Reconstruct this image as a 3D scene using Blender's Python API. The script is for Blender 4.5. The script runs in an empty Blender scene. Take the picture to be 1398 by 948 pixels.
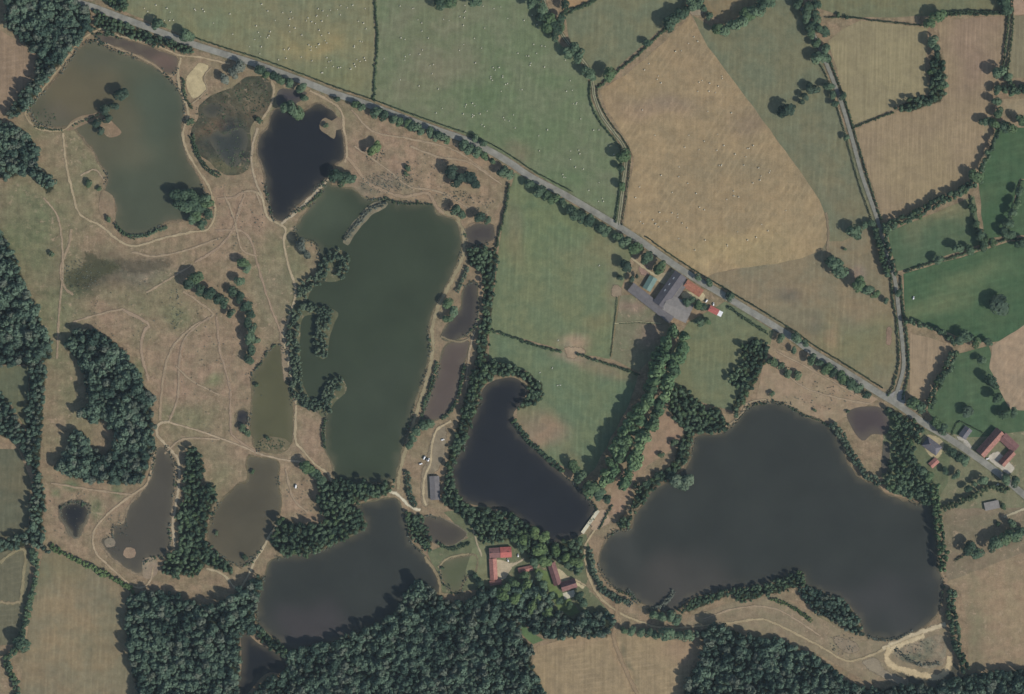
import bpy, bmesh, math, random
import numpy as np
from mathutils import Vector, Matrix
from mathutils.geometry import delaunay_2d_cdt

random.seed(7)
RNG = np.random.default_rng(11)
sc = bpy.context.scene
COL = sc.collection
H = 3500.0            # flying height above the ground, metres
SUN_AZ = (0.82, -0.57)  # horizontal direction towards the sun (east, slightly south)
SUN_EL = math.radians(39)

# ------------------------------------------------------------------ helpers
def g(px, py):
    """plan position of a map point: one unit is one metre, the map's middle is the origin"""
    if px < -20: px = -170
    if px > 1420: px = 1570
    if py < -20: py = -130
    if py > 970: py = 1080
    return (px - 699.0, 474.0 - py)

def lin(c):
    c = c / 255.0
    return c / 12.92 if c <= 0.04045 else ((c + 0.055) / 1.055) ** 2.4

KC = 1.0
def C(r, gg, b, k=None):
    k = KC if k is None else k
    return (lin(r) * k, lin(gg) * k, lin(b) * k)

def tag(o, label=None, cat=None, group=None, kind=None):
    if label: o['label'] = label
    if cat: o['category'] = cat
    if group: o['group'] = group
    if kind: o['kind'] = kind
    return o

def link(o, parent=None):
    COL.objects.link(o)
    if parent is not None: o.parent = parent
    return o

def empty(name, loc=(0, 0, 0), rz=0.0):
    o = bpy.data.objects.new(name, None)
    o.location = loc
    o.rotation_euler = (0, 0, rz)
    return link(o)

def mesh_np(name, V, F, mats=(), tint=None, smooth=False):
    """V (n,3), F (m,k) of equal size"""
    me = bpy.data.meshes.new(name)
    V = np.asarray(V, dtype=np.float32); F = np.asarray(F, dtype=np.int32)
    m, k = F.shape
    me.vertices.add(len(V)); me.vertices.foreach_set('co', V.ravel())
    me.loops.add(m * k); me.loops.foreach_set('vertex_index', F.ravel())
    me.polygons.add(m)
    me.polygons.foreach_set('loop_start', np.arange(0, m * k, k, dtype=np.int32))
    me.polygons.foreach_set('loop_total', np.full(m, k, dtype=np.int32))
    me.update(calc_edges=True)
    if tint is not None:
        a = me.attributes.new('tint', 'FLOAT', 'POINT'); a.data.foreach_set('value', np.asarray(tint, dtype=np.float32))
    for mm in mats: me.materials.append(mm)
    if smooth: me.polygons.foreach_set('use_smooth', np.ones(m, dtype=bool))
    return me

def mesh_obj(name, V, F, mat, parent=None, smooth=False):
    me = bpy.data.meshes.new(name)
    me.from_pydata([tuple(v) for v in V], [], [tuple(f) for f in F]); me.update()
    if mat is not None: me.materials.append(mat)
    if smooth:
        for p in me.polygons: p.use_smooth = True
    return link(bpy.data.objects.new(name, me), parent)

def bm_obj(name, bm, mat, parent=None, smooth=False):
    me = bpy.data.meshes.new(name)
    bmesh.ops.recalc_face_normals(bm, faces=bm.faces[:])
    bm.to_mesh(me); bm.free()
    if mat is not None: me.materials.append(mat)
    if smooth:
        for p in me.polygons: p.use_smooth = True
    return link(bpy.data.objects.new(name, me), parent)

# ------------------------------------------------------------------ node helpers
def new_mat(name):
    m = bpy.data.materials.new(name); m.use_nodes = True
    nt = m.node_tree; nt.nodes.clear()
    return m, nt

def N(nt, t, **kw):
    n = nt.nodes.new(t)
    for k, v in kw.items():
        if k.startswith('i_'):
            n.inputs[k[2:].replace('_', ' ')].default_value = v
        else: setattr(n, k, v)
    return n

def math_n(nt, op, a, b=None, clamp=False):
    n = nt.nodes.new('ShaderNodeMath'); n.operation = op; n.use_clamp = clamp
    for i, x in enumerate((a, b)):
        if x is None: continue
        if isinstance(x, (int, float)): n.inputs[i].default_value = x
        else: nt.links.new(x, n.inputs[i])
    return n.outputs[0]

def maprange(nt, x, a, b, c, d, smooth=True):
    n = nt.nodes.new('ShaderNodeMapRange')
    n.interpolation_type = 'SMOOTHSTEP' if smooth else 'LINEAR'
    nt.links.new(x, n.inputs[0])
    for i, v in enumerate((a, b, c, d)): n.inputs[i + 1].default_value = v
    return n.outputs[0]

def mixc(nt, fac, a, b, mode='MIX'):
    n = nt.nodes.new('ShaderNodeMix'); n.data_type = 'RGBA'; n.blend_type = mode
    n.clamp_factor = True
    if isinstance(fac, (int, float)): n.inputs[0].default_value = fac
    else: nt.links.new(fac, n.inputs[0])
    for i, x in ((6, a), (7, b)):
        if isinstance(x, tuple): n.inputs[i].default_value = (*x[:3], 1)
        else: nt.links.new(x, n.inputs[i])
    return n.outputs[2]

def noise(nt, vec, scale, detail=3.0, rough=0.55, col=False):
    n = nt.nodes.new('ShaderNodeTexNoise')
    n.inputs['Scale'].default_value = scale; n.inputs['Detail'].default_value = detail
    n.inputs['Roughness'].default_value = rough
    nt.links.new(vec, n.inputs['Vector'])
    return n.outputs['Color' if col else 'Fac']

def mapping(nt, vec, rot=0.0, scale=(1, 1, 1), loc=(0, 0, 0)):
    n = nt.nodes.new('ShaderNodeMapping')
    n.vector_type = 'POINT'
    nt.links.new(vec, n.inputs[0])
    n.inputs['Location'].default_value = loc
    n.inputs['Rotation'].default_value = (0, 0, rot); n.inputs['Scale'].default_value = scale
    return n.outputs[0]

def scale_col(nt, col, fac):
    n = nt.nodes.new('ShaderNodeVectorMath'); n.operation = 'SCALE'
    nt.links.new(col, n.inputs[0])
    if isinstance(fac, (int, float)): n.inputs['Scale'].default_value = fac
    else: nt.links.new(fac, n.inputs['Scale'])
    return n.outputs[0]

def finish(nt, col, rough=0.95, spec=0.08, alpha=None, normal=None):
    p = N(nt, 'ShaderNodeBsdfPrincipled')
    if isinstance(col, tuple): p.inputs['Base Color'].default_value = (*col[:3], 1)
    else: nt.links.new(col, p.inputs['Base Color'])
    p.inputs['Roughness'].default_value = rough
    p.inputs['Specular IOR Level'].default_value = spec
    if normal is not None: nt.links.new(normal, p.inputs['Normal'])
    o = N(nt, 'ShaderNodeOutputMaterial')
    if alpha is None:
        nt.links.new(p.outputs[0], o.inputs[0])
    else:
        t = N(nt, 'ShaderNodeBsdfTransparent')
        mx = N(nt, 'ShaderNodeMixShader')
        nt.links.new(alpha, mx.inputs[0]); nt.links.new(t.outputs[0], mx.inputs[1])
        nt.links.new(p.outputs[0], mx.inputs[2]); nt.links.new(mx.outputs[0], o.inputs[0])
    return p

# ------------------------------------------------------------------ materials
REF = {'heath_grass': C(127, 114, 90), 'meadow_grass': C(115, 114, 88), 'pale_meadow_grass': C(110, 115, 88), 'stubble': C(150, 131, 99), 'striped_stubble': C(144, 127, 99),
       'cross_stubble': C(142, 122, 97), 'fresh_grass': C(82, 106, 73), 'dry_grass': C(126, 114, 92), 'woodland_floor': C(62, 62, 46), 'dirt_track': C(164, 148, 120),
       'worn_track': C(160, 142, 116), 'pond_bank': C(122, 112, 88), 'bare_soil': C(160, 146, 120), 'marsh': C(78, 78, 62)}
def ground_mat(name, alt_,  altamt=0.6, streak=None, samt=0.0, swid=3.0, amp=0.3, patch=45.0, alpha=False, seed=0, bare=False, tram=0):
    m, nt = new_mat(name)
    pos = mapping(nt, N(nt, 'ShaderNodeNewGeometry').outputs['Position'], 0, (1, 1, 1), (seed * 137.0, seed * 71.0, 0))
    base = N(nt, 'ShaderNodeAttribute', attribute_name='Col').outputs['Color']
    n1 = noise(nt, pos, 1.0 / patch, 6, 0.62)
    # the second cover tints whatever grows there: a ratio to a mean straw colour
    ref = REF.get(name, C(124, 114, 90)); ratio = tuple(min(1.6, a / b) for a, b in zip(alt_, ref))
    tint = mixc(nt, maprange(nt, n1, 0.38, 0.62, 0, altamt), (1, 1, 1), ratio)
    mv = nt.nodes.new('ShaderNodeVectorMath'); mv.operation = 'MULTIPLY'
    nt.links.new(base, mv.inputs[0]); nt.links.new(tint, mv.inputs[1]); col = mv.outputs[0]
    n2 = noise(nt, pos, 0.09, 7, 0.7)
    col = scale_col(nt, col, maprange(nt, n2, 0.3, 0.7, 1 - amp, 1 + amp, False))
    n4 = noise(nt, pos, 0.55, 3, 0.7)
    col = scale_col(nt, col, maprange(nt, n4, 0.25, 0.75, 1 - amp * 0.55, 1 + amp * 0.55, False))
    if bare:
        nb = noise(nt, pos, 1 / 8.0, 5, 0.72); nb2 = noise(nt, pos, 1 / 70.0, 3, 0.6)
        fb = math_n(nt, 'MULTIPLY', maprange(nt, nb, 0.54, 0.66, 0, 1), maprange(nt, nb2, 0.42, 0.6, 0.1, 1))
        col = mixc(nt, math_n(nt, 'MULTIPLY', fb, 0.68), col, C(168, 146, 120))
        fd = maprange(nt, noise(nt, pos, 1 / 6.0, 5, 0.75), 0.6, 0.74, 0, 0.45)
        col = mixc(nt, fd, col, C(92, 90, 66))
    if tram:
        wv = nt.nodes.new('ShaderNodeTexWave'); wv.wave_type = 'BANDS'; wv.bands_direction = 'X'
        wv.inputs['Scale'].default_value = 1 / (3.18 * tram); wv.inputs['Distortion'].default_value = 2.2; wv.inputs['Detail'].default_value = 3; wv.inputs['Detail Scale'].default_value = 0.4
        nt.links.new(mapping(nt, pos, math.radians(streak)), wv.inputs['Vector'])
        brk = maprange(nt, noise(nt, pos, 1 / 40.0, 3, 0.6), 0.42, 0.6, 0.0, 1)
        col = scale_col(nt, col, math_n(nt, 'ADD', 1.0, math_n(nt, 'MULTIPLY', maprange(nt, wv.outputs['Fac'], 0.55, 0.95, -0.02, 0.10), brk)))
    if streak is not None:
        v = mapping(nt, pos, math.radians(streak), (1.0 / swid, 1.0 / 90.0, 1))
        n3 = noise(nt, v, 1.0, 3, 0.6)
        col = scale_col(nt, col, maprange(nt, n3, 0.3, 0.7, 1 - samt, 1 + samt, False))
    al = None
    if alpha:
        e = N(nt, 'ShaderNodeAttribute', attribute_name='edge').outputs['Fac']
        nn = noise(nt, pos, 0.16, 5, 0.7)
        s = math_n(nt, 'ADD', e, math_n(nt, 'MULTIPLY', math_n(nt, 'SUBTRACT', nn, 0.5), 1.5))
        al = maprange(nt, s, 0.12, 0.72, 0, alpha)
    finish(nt, col, 0.97, 0.04, al)
    return m

def water_mat(name):
    m, nt = new_mat(name)
    pos = N(nt, 'ShaderNodeNewGeometry').outputs['Position']
    base = N(nt, 'ShaderNodeAttribute', attribute_name='Col').outputs['Color']
    n1 = noise(nt, pos, 1 / 60.0, 4, 0.55)
    col = scale_col(nt, base, maprange(nt, n1, 0.3, 0.7, 0.88, 1.12, False))
    n2 = noise(nt, pos, 0.5, 2, 0.5)
    col = scale_col(nt, col, maprange(nt, n2, 0.3, 0.7, 0.97, 1.03, False))
    b = N(nt, 'ShaderNodeBump'); b.inputs['Strength'].default_value = 0.15; b.inputs['Distance'].default_value = 0.05
    nt.links.new(noise(nt, pos, 1.2, 3), b.inputs['Height'])
    finish(nt, col, 0.2, 0.2, None, b.outputs[0])
    return m

def leaf_mat(name, dark, light, mass=False, third=None):
    m, nt = new_mat(name)
    pos = N(nt, 'ShaderNodeNewGeometry').outputs['Position']
    if mass: r = N(nt, 'ShaderNodeAttribute', attribute_name='tint').outputs['Fac']
    else: r = N(nt, 'ShaderNodeObjectInfo').outputs['Random']
    n2 = noise(nt, pos, 0.35, 3, 0.6)
    n3 = noise(nt, pos, 1 / 45.0, 4, 0.65)
    f = math_n(nt, 'ADD', math_n(nt, 'MULTIPLY', r, 0.6), math_n(nt, 'MULTIPLY', maprange(nt, n2, 0.3, 0.7, 0, 1), 0.4))
    f = math_n(nt, 'ADD', f, maprange(nt, n3, 0.34, 0.66, -0.5, 0.5))
    col = mixc(nt, f, dark, light)
    if third is not None:
        q = math_n(nt, 'FRACT', math_n(nt, 'MULTIPLY', r, 7.31))
        col = mixc(nt, maprange(nt, q, 0.72, 0.95, 0, 0.8), col, third)
    finish(nt, col, 0.8, 0.12)
    return m

def plain_mat(name, col, amp=0.25, scale=0.6, rough=0.85, spec=0.2, stripe=None, samt=0.2):
    m, nt = new_mat(name)
    tc = N(nt, 'ShaderNodeTexCoord').outputs['Object']
    base = N(nt, 'ShaderNodeRGB'); base.outputs[0].default_value = (*col, 1)
    c = scale_col(nt, base.outputs[0], maprange(nt, noise(nt, tc, scale, 4, 0.65), 0.3, 0.7, 1 - amp, 1 + amp, False))
    if stripe:
        w = N(nt, 'ShaderNodeTexWave'); w.wave_type = 'BANDS'; w.bands_direction = stripe[0]
        w.inputs['Scale'].default_value = stripe[1]; w.inputs['Distortion'].default_value = 0.4
        nt.links.new(tc, w.inputs['Vector'])
        c = scale_col(nt, c, maprange(nt, w.outputs['Fac'], 0, 1, 1 - samt, 1 + samt * 0.5, False))
    finish(nt, c, rough, spec)
    return m

WATER = water_mat('pond_water')
LEAF = {
    'broad': ((0.036, 0.064, 0.040), (0.112, 0.165, 0.094), (0.082, 0.128, 0.056)),
    'forest': ((0.034, 0.062, 0.046), (0.112, 0.166, 0.112), (0.122, 0.138, 0.104)),
    'poplar': ((0.066, 0.118, 0.058), (0.165, 0.238, 0.112), (0.055, 0.095, 0.052)),
    'willow': ((0.062, 0.094, 0.062), (0.140, 0.182, 0.116), None),
    'grey': ((0.070, 0.086, 0.066), (0.158, 0.175, 0.136), None),
    'hedge': ((0.036, 0.060, 0.036), (0.100, 0.138, 0.072), (0.070, 0.105, 0.050)),
    'dark': ((0.026, 0.047, 0.034), (0.072, 0.105, 0.068), None),
    'bright': ((0.068, 0.112, 0.042), (0.140, 0.196, 0.080), None),
}
LM = {(k, ms): leaf_mat(f'{k}_leaves_{"mass" if ms else "single"}', v[0], v[1], ms, v[2]) for k, v in LEAF.items() for ms in (0, 1)}
BARK = plain_mat('bark', (0.11, 0.085, 0.06), 0.3, 4)

# ------------------------------------------------------------------ plan geometry
def wob(n, rng, k=5):
    t = np.linspace(0, 1, n, endpoint=False) * 2 * np.pi
    s = np.zeros(n)
    for i in range(k):
        f = rng.integers(3, max(5, n // 4)); s += np.sin(t * f + rng.uniform(0, 6.28)) / k * 1.6
    return s

def catmull(P, closed, step):
    P = np.asarray(P, float); n = len(P); out = []
    rngi = range(n) if closed else range(n - 1)
    for i in rngi:
        p1, p2 = P[i], P[(i + 1) % n]
        p0 = P[i - 1] if (closed or i > 0) else 2 * p1 - p2
        p3 = P[(i + 2) % n] if (closed or i + 2 < n) else 2 * p2 - p1
        m = max(1, int(np.linalg.norm(p2 - p1) / step))
        for j in range(m):
            t = j / m
            out.append(0.5 * ((2 * p1) + (-p0 + p2) * t + (2 * p0 - 5 * p1 + 4 * p2 - p3) * t * t + (-p0 + 3 * p1 - 3 * p2 + p3) * t ** 3))
    if not closed: out.append(P[-1])
    return np.array(out)

def resample(P, step):
    P = np.asarray(P, float); out = []
    for i in range(len(P)):
        a, b = P[i], P[(i + 1) % len(P)]
        m = max(1, int(np.linalg.norm(b - a) / step))
        for j in range(m): out.append(a + (b - a) * j / m)
    return np.array(out)

def jitter(P, amp, seed):
    rng = np.random.default_rng(seed)
    nx = np.roll(P, -1, 0) - np.roll(P, 1, 0)
    nn = np.stack([nx[:, 1], -nx[:, 0]], 1); nn /= (np.linalg.norm(nn, axis=1, keepdims=True) + 1e-9)
    return P + nn * (wob(len(P), rng) * amp)[:, None]

def inside(pts, poly):
    x, y = pts[:, 0], pts[:, 1]; c = np.zeros(len(pts), bool)
    n = len(poly)
    for i in range(n):
        x1, y1 = poly[i]; x2, y2 = poly[(i + 1) % n]
        if y1 == y2: continue
        k = ((y1 > y) != (y2 > y)) & (x < (x2 - x1) * (y - y1) / (y2 - y1) + x1)
        c ^= k
    return c

def edge_dist(pts, poly, closed=True):
    d = np.full(len(pts), 1e9); n = len(poly)
    for i in range(n if closed else n - 1):
        a, b = np.array(poly[i]), np.array(poly[(i + 1) % n]); ab = b - a
        L = (ab ** 2).sum()
        if L < 1e-9: continue
        t = np.clip(((pts - a) @ ab) / L, 0, 1)
        d = np.minimum(d, np.linalg.norm(pts - (a + t[:, None] * ab), axis=1))
    return d

# soft colour changes of the ground cover itself: (layer, px, py, rx, ry, degrees, colour, strength)
SOFT = []
def soft(layer, px, py, rx, ry, col, s=0.8, a=0): SOFT.append((layer, px, py, rx, ry, a, col, s))

def paint(V, base, layers):
    c = np.tile(np.array(base), (len(V), 1))
    rng = np.random.default_rng(5)
    wx = 10 * np.sin(V[:, 0] / 17 + V[:, 1] / 29) + 7 * np.sin(V[:, 1] / 11 + 1.3)
    wy = 10 * np.sin(V[:, 1] / 19 - V[:, 0] / 31 + 2) + 7 * np.sin(V[:, 0] / 12)
    for (ly, px, py, rx, ry, a, col, s) in SOFT:
        if ly not in layers: continue
        cx, cy = px - 699, 474 - py
        k = min(1.0, min(rx, ry) / 30.0)
        dx, dy = V[:, 0] - cx + wx * k, V[:, 1] - cy + wy * k
        ca, sa = math.cos(math.radians(a)), math.sin(math.radians(a))
        u, v = (dx * ca + dy * sa) / rx, (-dx * sa + dy * ca) / ry
        w = np.exp(-(u * u + v * v) ** 1.5) * s
        c = c * (1 - w[:, None]) + np.array(col) * w[:, None]
    return c

def sheet(name, pts, z, mat, base, layers=(), cell=7.0, smooth=False, jit=0.8, label=None, holes=None, feather=0.0):
    P = np.array([g(*p) for p in pts])
    if smooth: P = catmull(P, True, 4.0)
    else: P = resample(P, 6.0)
    P = jitter(P, jit, len(name) * 31 + int(abs(P[0, 0]) * 7 + abs(P[0, 1]) * 3) % 9999)
    lo, hi = P.min(0), P.max(0)
    gx, gy = np.meshgrid(np.arange(lo[0] + cell / 2, hi[0], cell), np.arange(lo[1] + cell / 2, hi[1], cell))
    G = np.stack([gx.ravel(), gy.ravel()], 1) + RNG.uniform(-cell / 4, cell / 4, (gx.size, 2))
    if len(G):
        G = G[inside(G, P)]
        if len(G): G = G[edge_dist(G, P) > cell * 0.4]
    n = len(P)
    allv = [Vector((float(a), float(b))) for a, b in P] + [Vector((float(a), float(b))) for a, b in G]
    vs, es, fs, *_ = delaunay_2d_cdt(allv, [], [list(range(n))], 1, 1e-4)
    V = np.array([(v.x, v.y, z) for v in vs])
    me = bpy.data.meshes.new(name)
    me.from_pydata(V.tolist(), [], [list(f) for f in fs]); me.update()
    if len(me.polygons) and me.polygons[0].normal.z < 0: me.flip_normals()
    c = paint(V, base, layers)
    at = me.attributes.new('Col', 'FLOAT_COLOR', 'POINT')
    at.data.foreach_set('color', np.concatenate([c, np.ones((len(c), 1))], 1).astype(np.float32).ravel())
    if mat is WATER:
        sh = 0.38 * np.exp(-edge_dist(V[:, :2], P) / 3.5)[:, None]
        c = c * (1 - sh) + np.array(C(112, 104, 82)) * sh
        at.data.foreach_set('color', np.concatenate([c, np.ones((len(c), 1))], 1).astype(np.float32).ravel())
    if feather > 0:
        e = np.clip(edge_dist(V[:, :2], P) / feather, 0, 1)
        ea = me.attributes.new('edge', 'FLOAT', 'POINT'); ea.data.foreach_set('value', e.astype(np.float32))
    me.materials.append(mat)
    o = link(bpy.data.objects.new(name, me))
    tag(o, label, None, None, 'structure')
    return o

RN = [0]
def ribbon(name, pts, w, z, mat, col, label=None, closed=False, jit=0.5, raw=False):
    RN[0] += 1; z += 0.0014 * RN[0]   # every strip lies a little above the one before
    P = np.array(pts if raw else [g(*p) for p in pts], float)
    if not raw: P = catmull(P, closed, 3.5)
    n = len(P)
    if closed: T = np.roll(P, -1, 0) - np.roll(P, 1, 0)
    else: T = np.gradient(P, axis=0)
    T /= np.linalg.norm(T, axis=1, keepdims=True) + 1e-9
    Nn = np.stack([-T[:, 1], T[:, 0]], 1)
    rng = np.random.default_rng(n + int(abs(P[0, 0])))
    P = P + Nn * (wob(n, rng) * jit)[:, None]
    cross = np.array([-1, -0.5, 0, 0.5, 1.0]); ed = np.array([0, 0.5, 1, 0.5, 0])
    hw = w / 2 * (1 + (0.55 if name == 'bank' else 0.2) * wob(n, rng))
    V = np.concatenate([np.concatenate([P + Nn * (hw * c)[:, None], np.full((n, 1), z)], 1) for c in cross])
    F = []
    for i in range(n if closed else n - 1):
        j = (i + 1) % n
        for c in range(4): F.append((c * n + i, c * n + j, (c + 1) * n + j, (c + 1) * n + i))
    me = mesh_np(name, V, np.array(F), (mat,))
    if me.polygons[0].normal.z < 0: me.flip_normals()
    at = me.attributes.new('Col', 'FLOAT_COLOR', 'POINT')
    at.data.foreach_set('color', np.tile(np.array([*col, 1], np.float32), len(V)))
    ea = me.attributes.new('edge', 'FLOAT', 'POINT'); ea.data.foreach_set('value', np.repeat(ed, n).astype(np.float32))
    o = link(bpy.data.objects.new(name, me))
    tag(o, label, None, None, 'structure')
    return o

exec_order = None
# ================================================================== GROUND
Z_GROUND, Z_HEATH, Z_FIELD, Z_FLOOR, Z_WATER, Z_BANK, Z_ISLE, Z_TRACK, Z_ROAD = 0, .1, .2, .27, .35, .45, .55, .65, .95

# the country beyond: one sheet to the horizon, a patchwork of meadows and stubble
m, nt = new_mat('far_country')
pos = N(nt, 'ShaderNodeNewGeometry').outputs['Position']
vo = N(nt, 'ShaderNodeTexVoronoi'); vo.inputs['Scale'].default_value = 1 / 260.0; nt.links.new(pos, vo.inputs['Vector'])
sp = N(nt, 'ShaderNodeSeparateColor'); nt.links.new(vo.outputs['Color'], sp.inputs[0])
c1 = mixc(nt, maprange(nt, sp.outputs[0], 0.35, 0.5, 0, 1), C(108, 112, 86), C(142, 124, 98))
c1 = mixc(nt, maprange(nt, sp.outputs[1], 0.7, 0.75, 0, 1), c1, C(78, 96, 66))
c1 = scale_col(nt, c1, maprange(nt, noise(nt, pos, 0.05, 6, 0.65), 0.3, 0.7, 0.8, 1.2, False))
finish(nt, c1, 0.97, 0.04)
tag(mesh_obj('ground', [(-7000, -7000, 0), (7000, -7000, 0), (7000, 7000, 0), (-7000, 7000, 0)], [(0, 1, 2, 3)], m), 'open farmland running to the horizon', None, None, 'structure')

GREENISH = C(108, 110, 80); PINK = C(135, 118, 95); TAN = C(150, 132, 102)
M_HEATH = ground_mat('heath_grass', C(139, 119, 96), 0.85, 20, 0.08, 4, 0.36, 26, bare=True)
M_MEADOW = ground_mat('meadow_grass', C(126, 116, 86), 0.65, 4, 0.08, 3.5, 0.2, 45, seed=1, tram=9)
M_MEADOW2 = ground_mat('pale_meadow_grass', C(96, 110, 78), 0.6, 8, 0.07, 3.5, 0.2, 45, seed=2, tram=11)
M_STUBBLE = ground_mat('stubble', C(136, 122, 94), 0.7, 32, 0.08, 3.0, 0.2, 36, seed=3, tram=8)
M_STUBBLE2 = ground_mat('striped_stubble', C(132, 116, 92), 0.6, 3, 0.12, 2.6, 0.15, 50, seed=4, tram=6)
M_STUBBLE3 = ground_mat('cross_stubble', C(132, 114, 92), 0.6, 82, 0.12, 3.0, 0.2, 35, seed=5, tram=7)
M_GREEN = ground_mat('fresh_grass', C(94, 110, 76), 0.6, 75, 0.08, 3.0, 0.2, 45, seed=6, tram=10)
M_DRY = ground_mat('dry_grass', C(132, 114, 94), 0.7, 15, 0.06, 4.0, 0.24, 24, seed=7, bare=True)
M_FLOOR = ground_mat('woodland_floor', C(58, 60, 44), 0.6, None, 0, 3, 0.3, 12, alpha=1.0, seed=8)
M_TRACK = ground_mat('dirt_track', C(150, 134, 108), 0.4, None, 0, 3, 0.2, 14, alpha=0.95, seed=9)
M_FAINT = ground_mat('worn_track', C(150, 130, 106), 0.4, None, 0, 3, 0.2, 14, alpha=0.85, seed=10)
M_BANK = ground_mat('pond_bank', C(120, 108, 86), 0.5, None, 0, 3, 0.35, 10, alpha=0.65, seed=11)
M_SOIL = ground_mat('bare_soil', C(150, 136, 112), 0.5, None, 0, 3, 0.22, 12, alpha=0.95, seed=12)
M_MARSH = ground_mat('marsh', C(88, 82, 64), 0.8, None, 0, 3, 0.4, 12, seed=13, bare=True)

# --- soft colour changes
for (x, y, rx, ry, col, s) in [
    (60, 300, 50, 60, GREENISH, .8), (40, 280, 40, 40, C(104, 108, 80), .7), (110, 220, 30, 60, GREENISH, .6), (150, 370, 70, 30, C(106, 98, 78), .8),
    (30, 330, 34, 70, C(100, 106, 76), .85), (70, 450, 30, 60, C(104, 108, 80), .8), (122, 378, 52, 30, C(72, 78, 56), 1.0), (104, 388, 24, 16, C(56, 66, 46), .9), (150, 385, 40, 12, C(92, 84, 68), .7), (195, 375, 40, 18, C(112, 106, 90), .7), (225, 420, 60, 40, GREENISH, .6), (240, 440, 20, 24, C(98, 104, 74), .7),
    (330, 300, 60, 60, PINK, .7), (280, 520, 70, 70, PINK, .8), (250, 580, 40, 30, GREENISH, .7), (180, 690, 50, 25, PINK, .6),
    (100, 560, 30, 80, GREENISH, .6), (80, 700, 30, 30, PINK, .6), (540, 215, 70, 40, PINK, .75), (600, 230, 60, 60, C(140, 122, 96), .5), (520, 250, 40, 16, C(112, 106, 88), .7),
    (385, 370, 40, 70, GREENISH, .7), (375, 420, 30, 50, C(120, 114, 90), .6), (420, 600, 25, 40, PINK, .6), (410, 690, 35, 40, C(140, 122, 98), .6),
    (300, 640, 25, 60, GREENISH, .7), (310, 620, 50, 40, PINK, .5), (80, 440, 40, 60, GREENISH, .7), (150, 440, 60, 20, PINK, .6),
    (70, 170, 40, 24, GREENISH, .7), (290, 520, 14, 10, C(98, 112, 76), .7), (100, 665, 10, 8, C(84, 104, 70), .8), (78, 676, 8, 6, C(84, 104, 70), .7), (160, 672, 10, 10, C(88, 104, 72), .7), (132, 692, 7, 14, C(84, 100, 68), .7),
    (190, 510, 8, 18, C(86, 104, 68), .6), (350, 140, 30, 50, GREENISH, .5), (650, 620, 30, 60, GREENISH, .5), (100, 345, 18, 30, GREENISH, .5), (440, 160, 30, 30, GREENISH, .4), (1100, 850, 100, 20, GREENISH, .5)]:
    soft('heath', x, y, rx, ry, col, s)
for (x, y, rx, ry, col, s) in [(440, 62, 60, 18, C(140, 130, 92), .75), (300, 30, 90, 30, C(108, 116, 86), .5), (440, 110, 70, 22, C(110, 116, 84), .6), (380, 30, 40, 20, C(120, 116, 90), .4)]:
    soft('f1', x, y, rx, ry, col, s)
for (x, y, rx, ry, col, s) in [(720, 160, 90, 90, C(104, 114, 84), .7), (655, 120, 25, 40, C(98, 111, 80), .6), (590, 60, 60, 60, C(120, 116, 92), .6), (585, 110, 50, 40, C(122, 116, 92), .6), (760, 250, 60, 30, C(96, 112, 80), .5), (710, 205, 16, 12, C(124, 112, 90), .7)]:
    soft('f2', x, y, rx, ry, col, s)
for (x, y, rx, ry, col, s) in [(895, 145, 60, 18, C(142, 122, 100), .8), (990, 230, 60, 20, C(138, 124, 96), .6), (1010, 345, 110, 30, C(162, 142, 102), .7), (1080, 300, 40, 60, C(156, 136, 102), .5), (840, 130, 30, 30, C(156, 130, 96), .5), (965, 365, 10, 22, C(176, 152, 112), .9), (930, 60, 40, 40, C(146, 126, 96), .6), (885, 240, 40, 80, C(158, 136, 102), .5), (1020, 160, 26, 20, C(134, 114, 92), .6)]:
    soft('f4', x, y, rx, ry, col, s)
for (x, y, rx, ry, col, s) in [(1078, 402, 22, 12, C(88, 82, 74), .8), (1115, 442, 14, 14, C(100, 94, 80), .7), (1170, 470, 60, 50, C(108, 112, 82), .7), (1140, 460, 10, 18, C(140, 120, 96), .6), (1040, 390, 60, 22, C(122, 114, 92), .6), (1168, 375, 12, 12, C(128, 114, 104), .7), (1150, 415, 60, 20, C(130, 118, 94), .5)]:
    soft('f6', x, y, rx, ry, col, s)
soft('f5', 1110, 210, 30, 60, C(112, 110, 86), .5); soft('f5', 1150, 280, 30, 40, C(118, 112, 88), .5)
for (x, y, rx, ry, col, s) in [(740, 300, 60, 60, C(98, 114, 82), .6), (830, 350, 50, 30, C(116, 114, 86), .6), (785, 468, 22, 14, C(150, 132, 110), .9), (700, 310, 16, 40, C(118, 112, 86), .6), (815, 440, 24, 12, C(116, 112, 84), .5), (835, 395, 8, 40, C(124, 116, 92), .5)]:
    soft('f16', x, y, rx, ry, col, s)
for (x, y, rx, ry, col, s) in [(738, 590, 44, 28, C(136, 118, 98), .9), (720, 575, 30, 20, C(130, 114, 92), .7), (780, 490, 24, 8, C(144, 128, 106), .9), (830, 505, 40, 10, C(128, 116, 94), .7), (780, 630, 20, 14, C(116, 112, 86), .6)]:
    soft('f17', x, y, rx, ry, col, s, -10)
for (x, y, rx, ry, col, s) in [(860, 418, 26, 10, C(134, 114, 98), .8), (890, 455, 26, 16, C(132, 112, 96), .7)]:
    soft('f18', x, y, rx, ry, col, s)
for (x, y, rx, ry, col, s) in [(1290, 290, 50, 16, C(120, 116, 86), .7), (1280, 420, 70, 14, C(106, 116, 82), .6), (1330, 380, 60, 14, C(100, 114, 80), .6), (1250, 320, 20, 20, C(112, 112, 84), .5)]:
    soft('green', x, y, rx, ry, col, s, 15)
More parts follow.
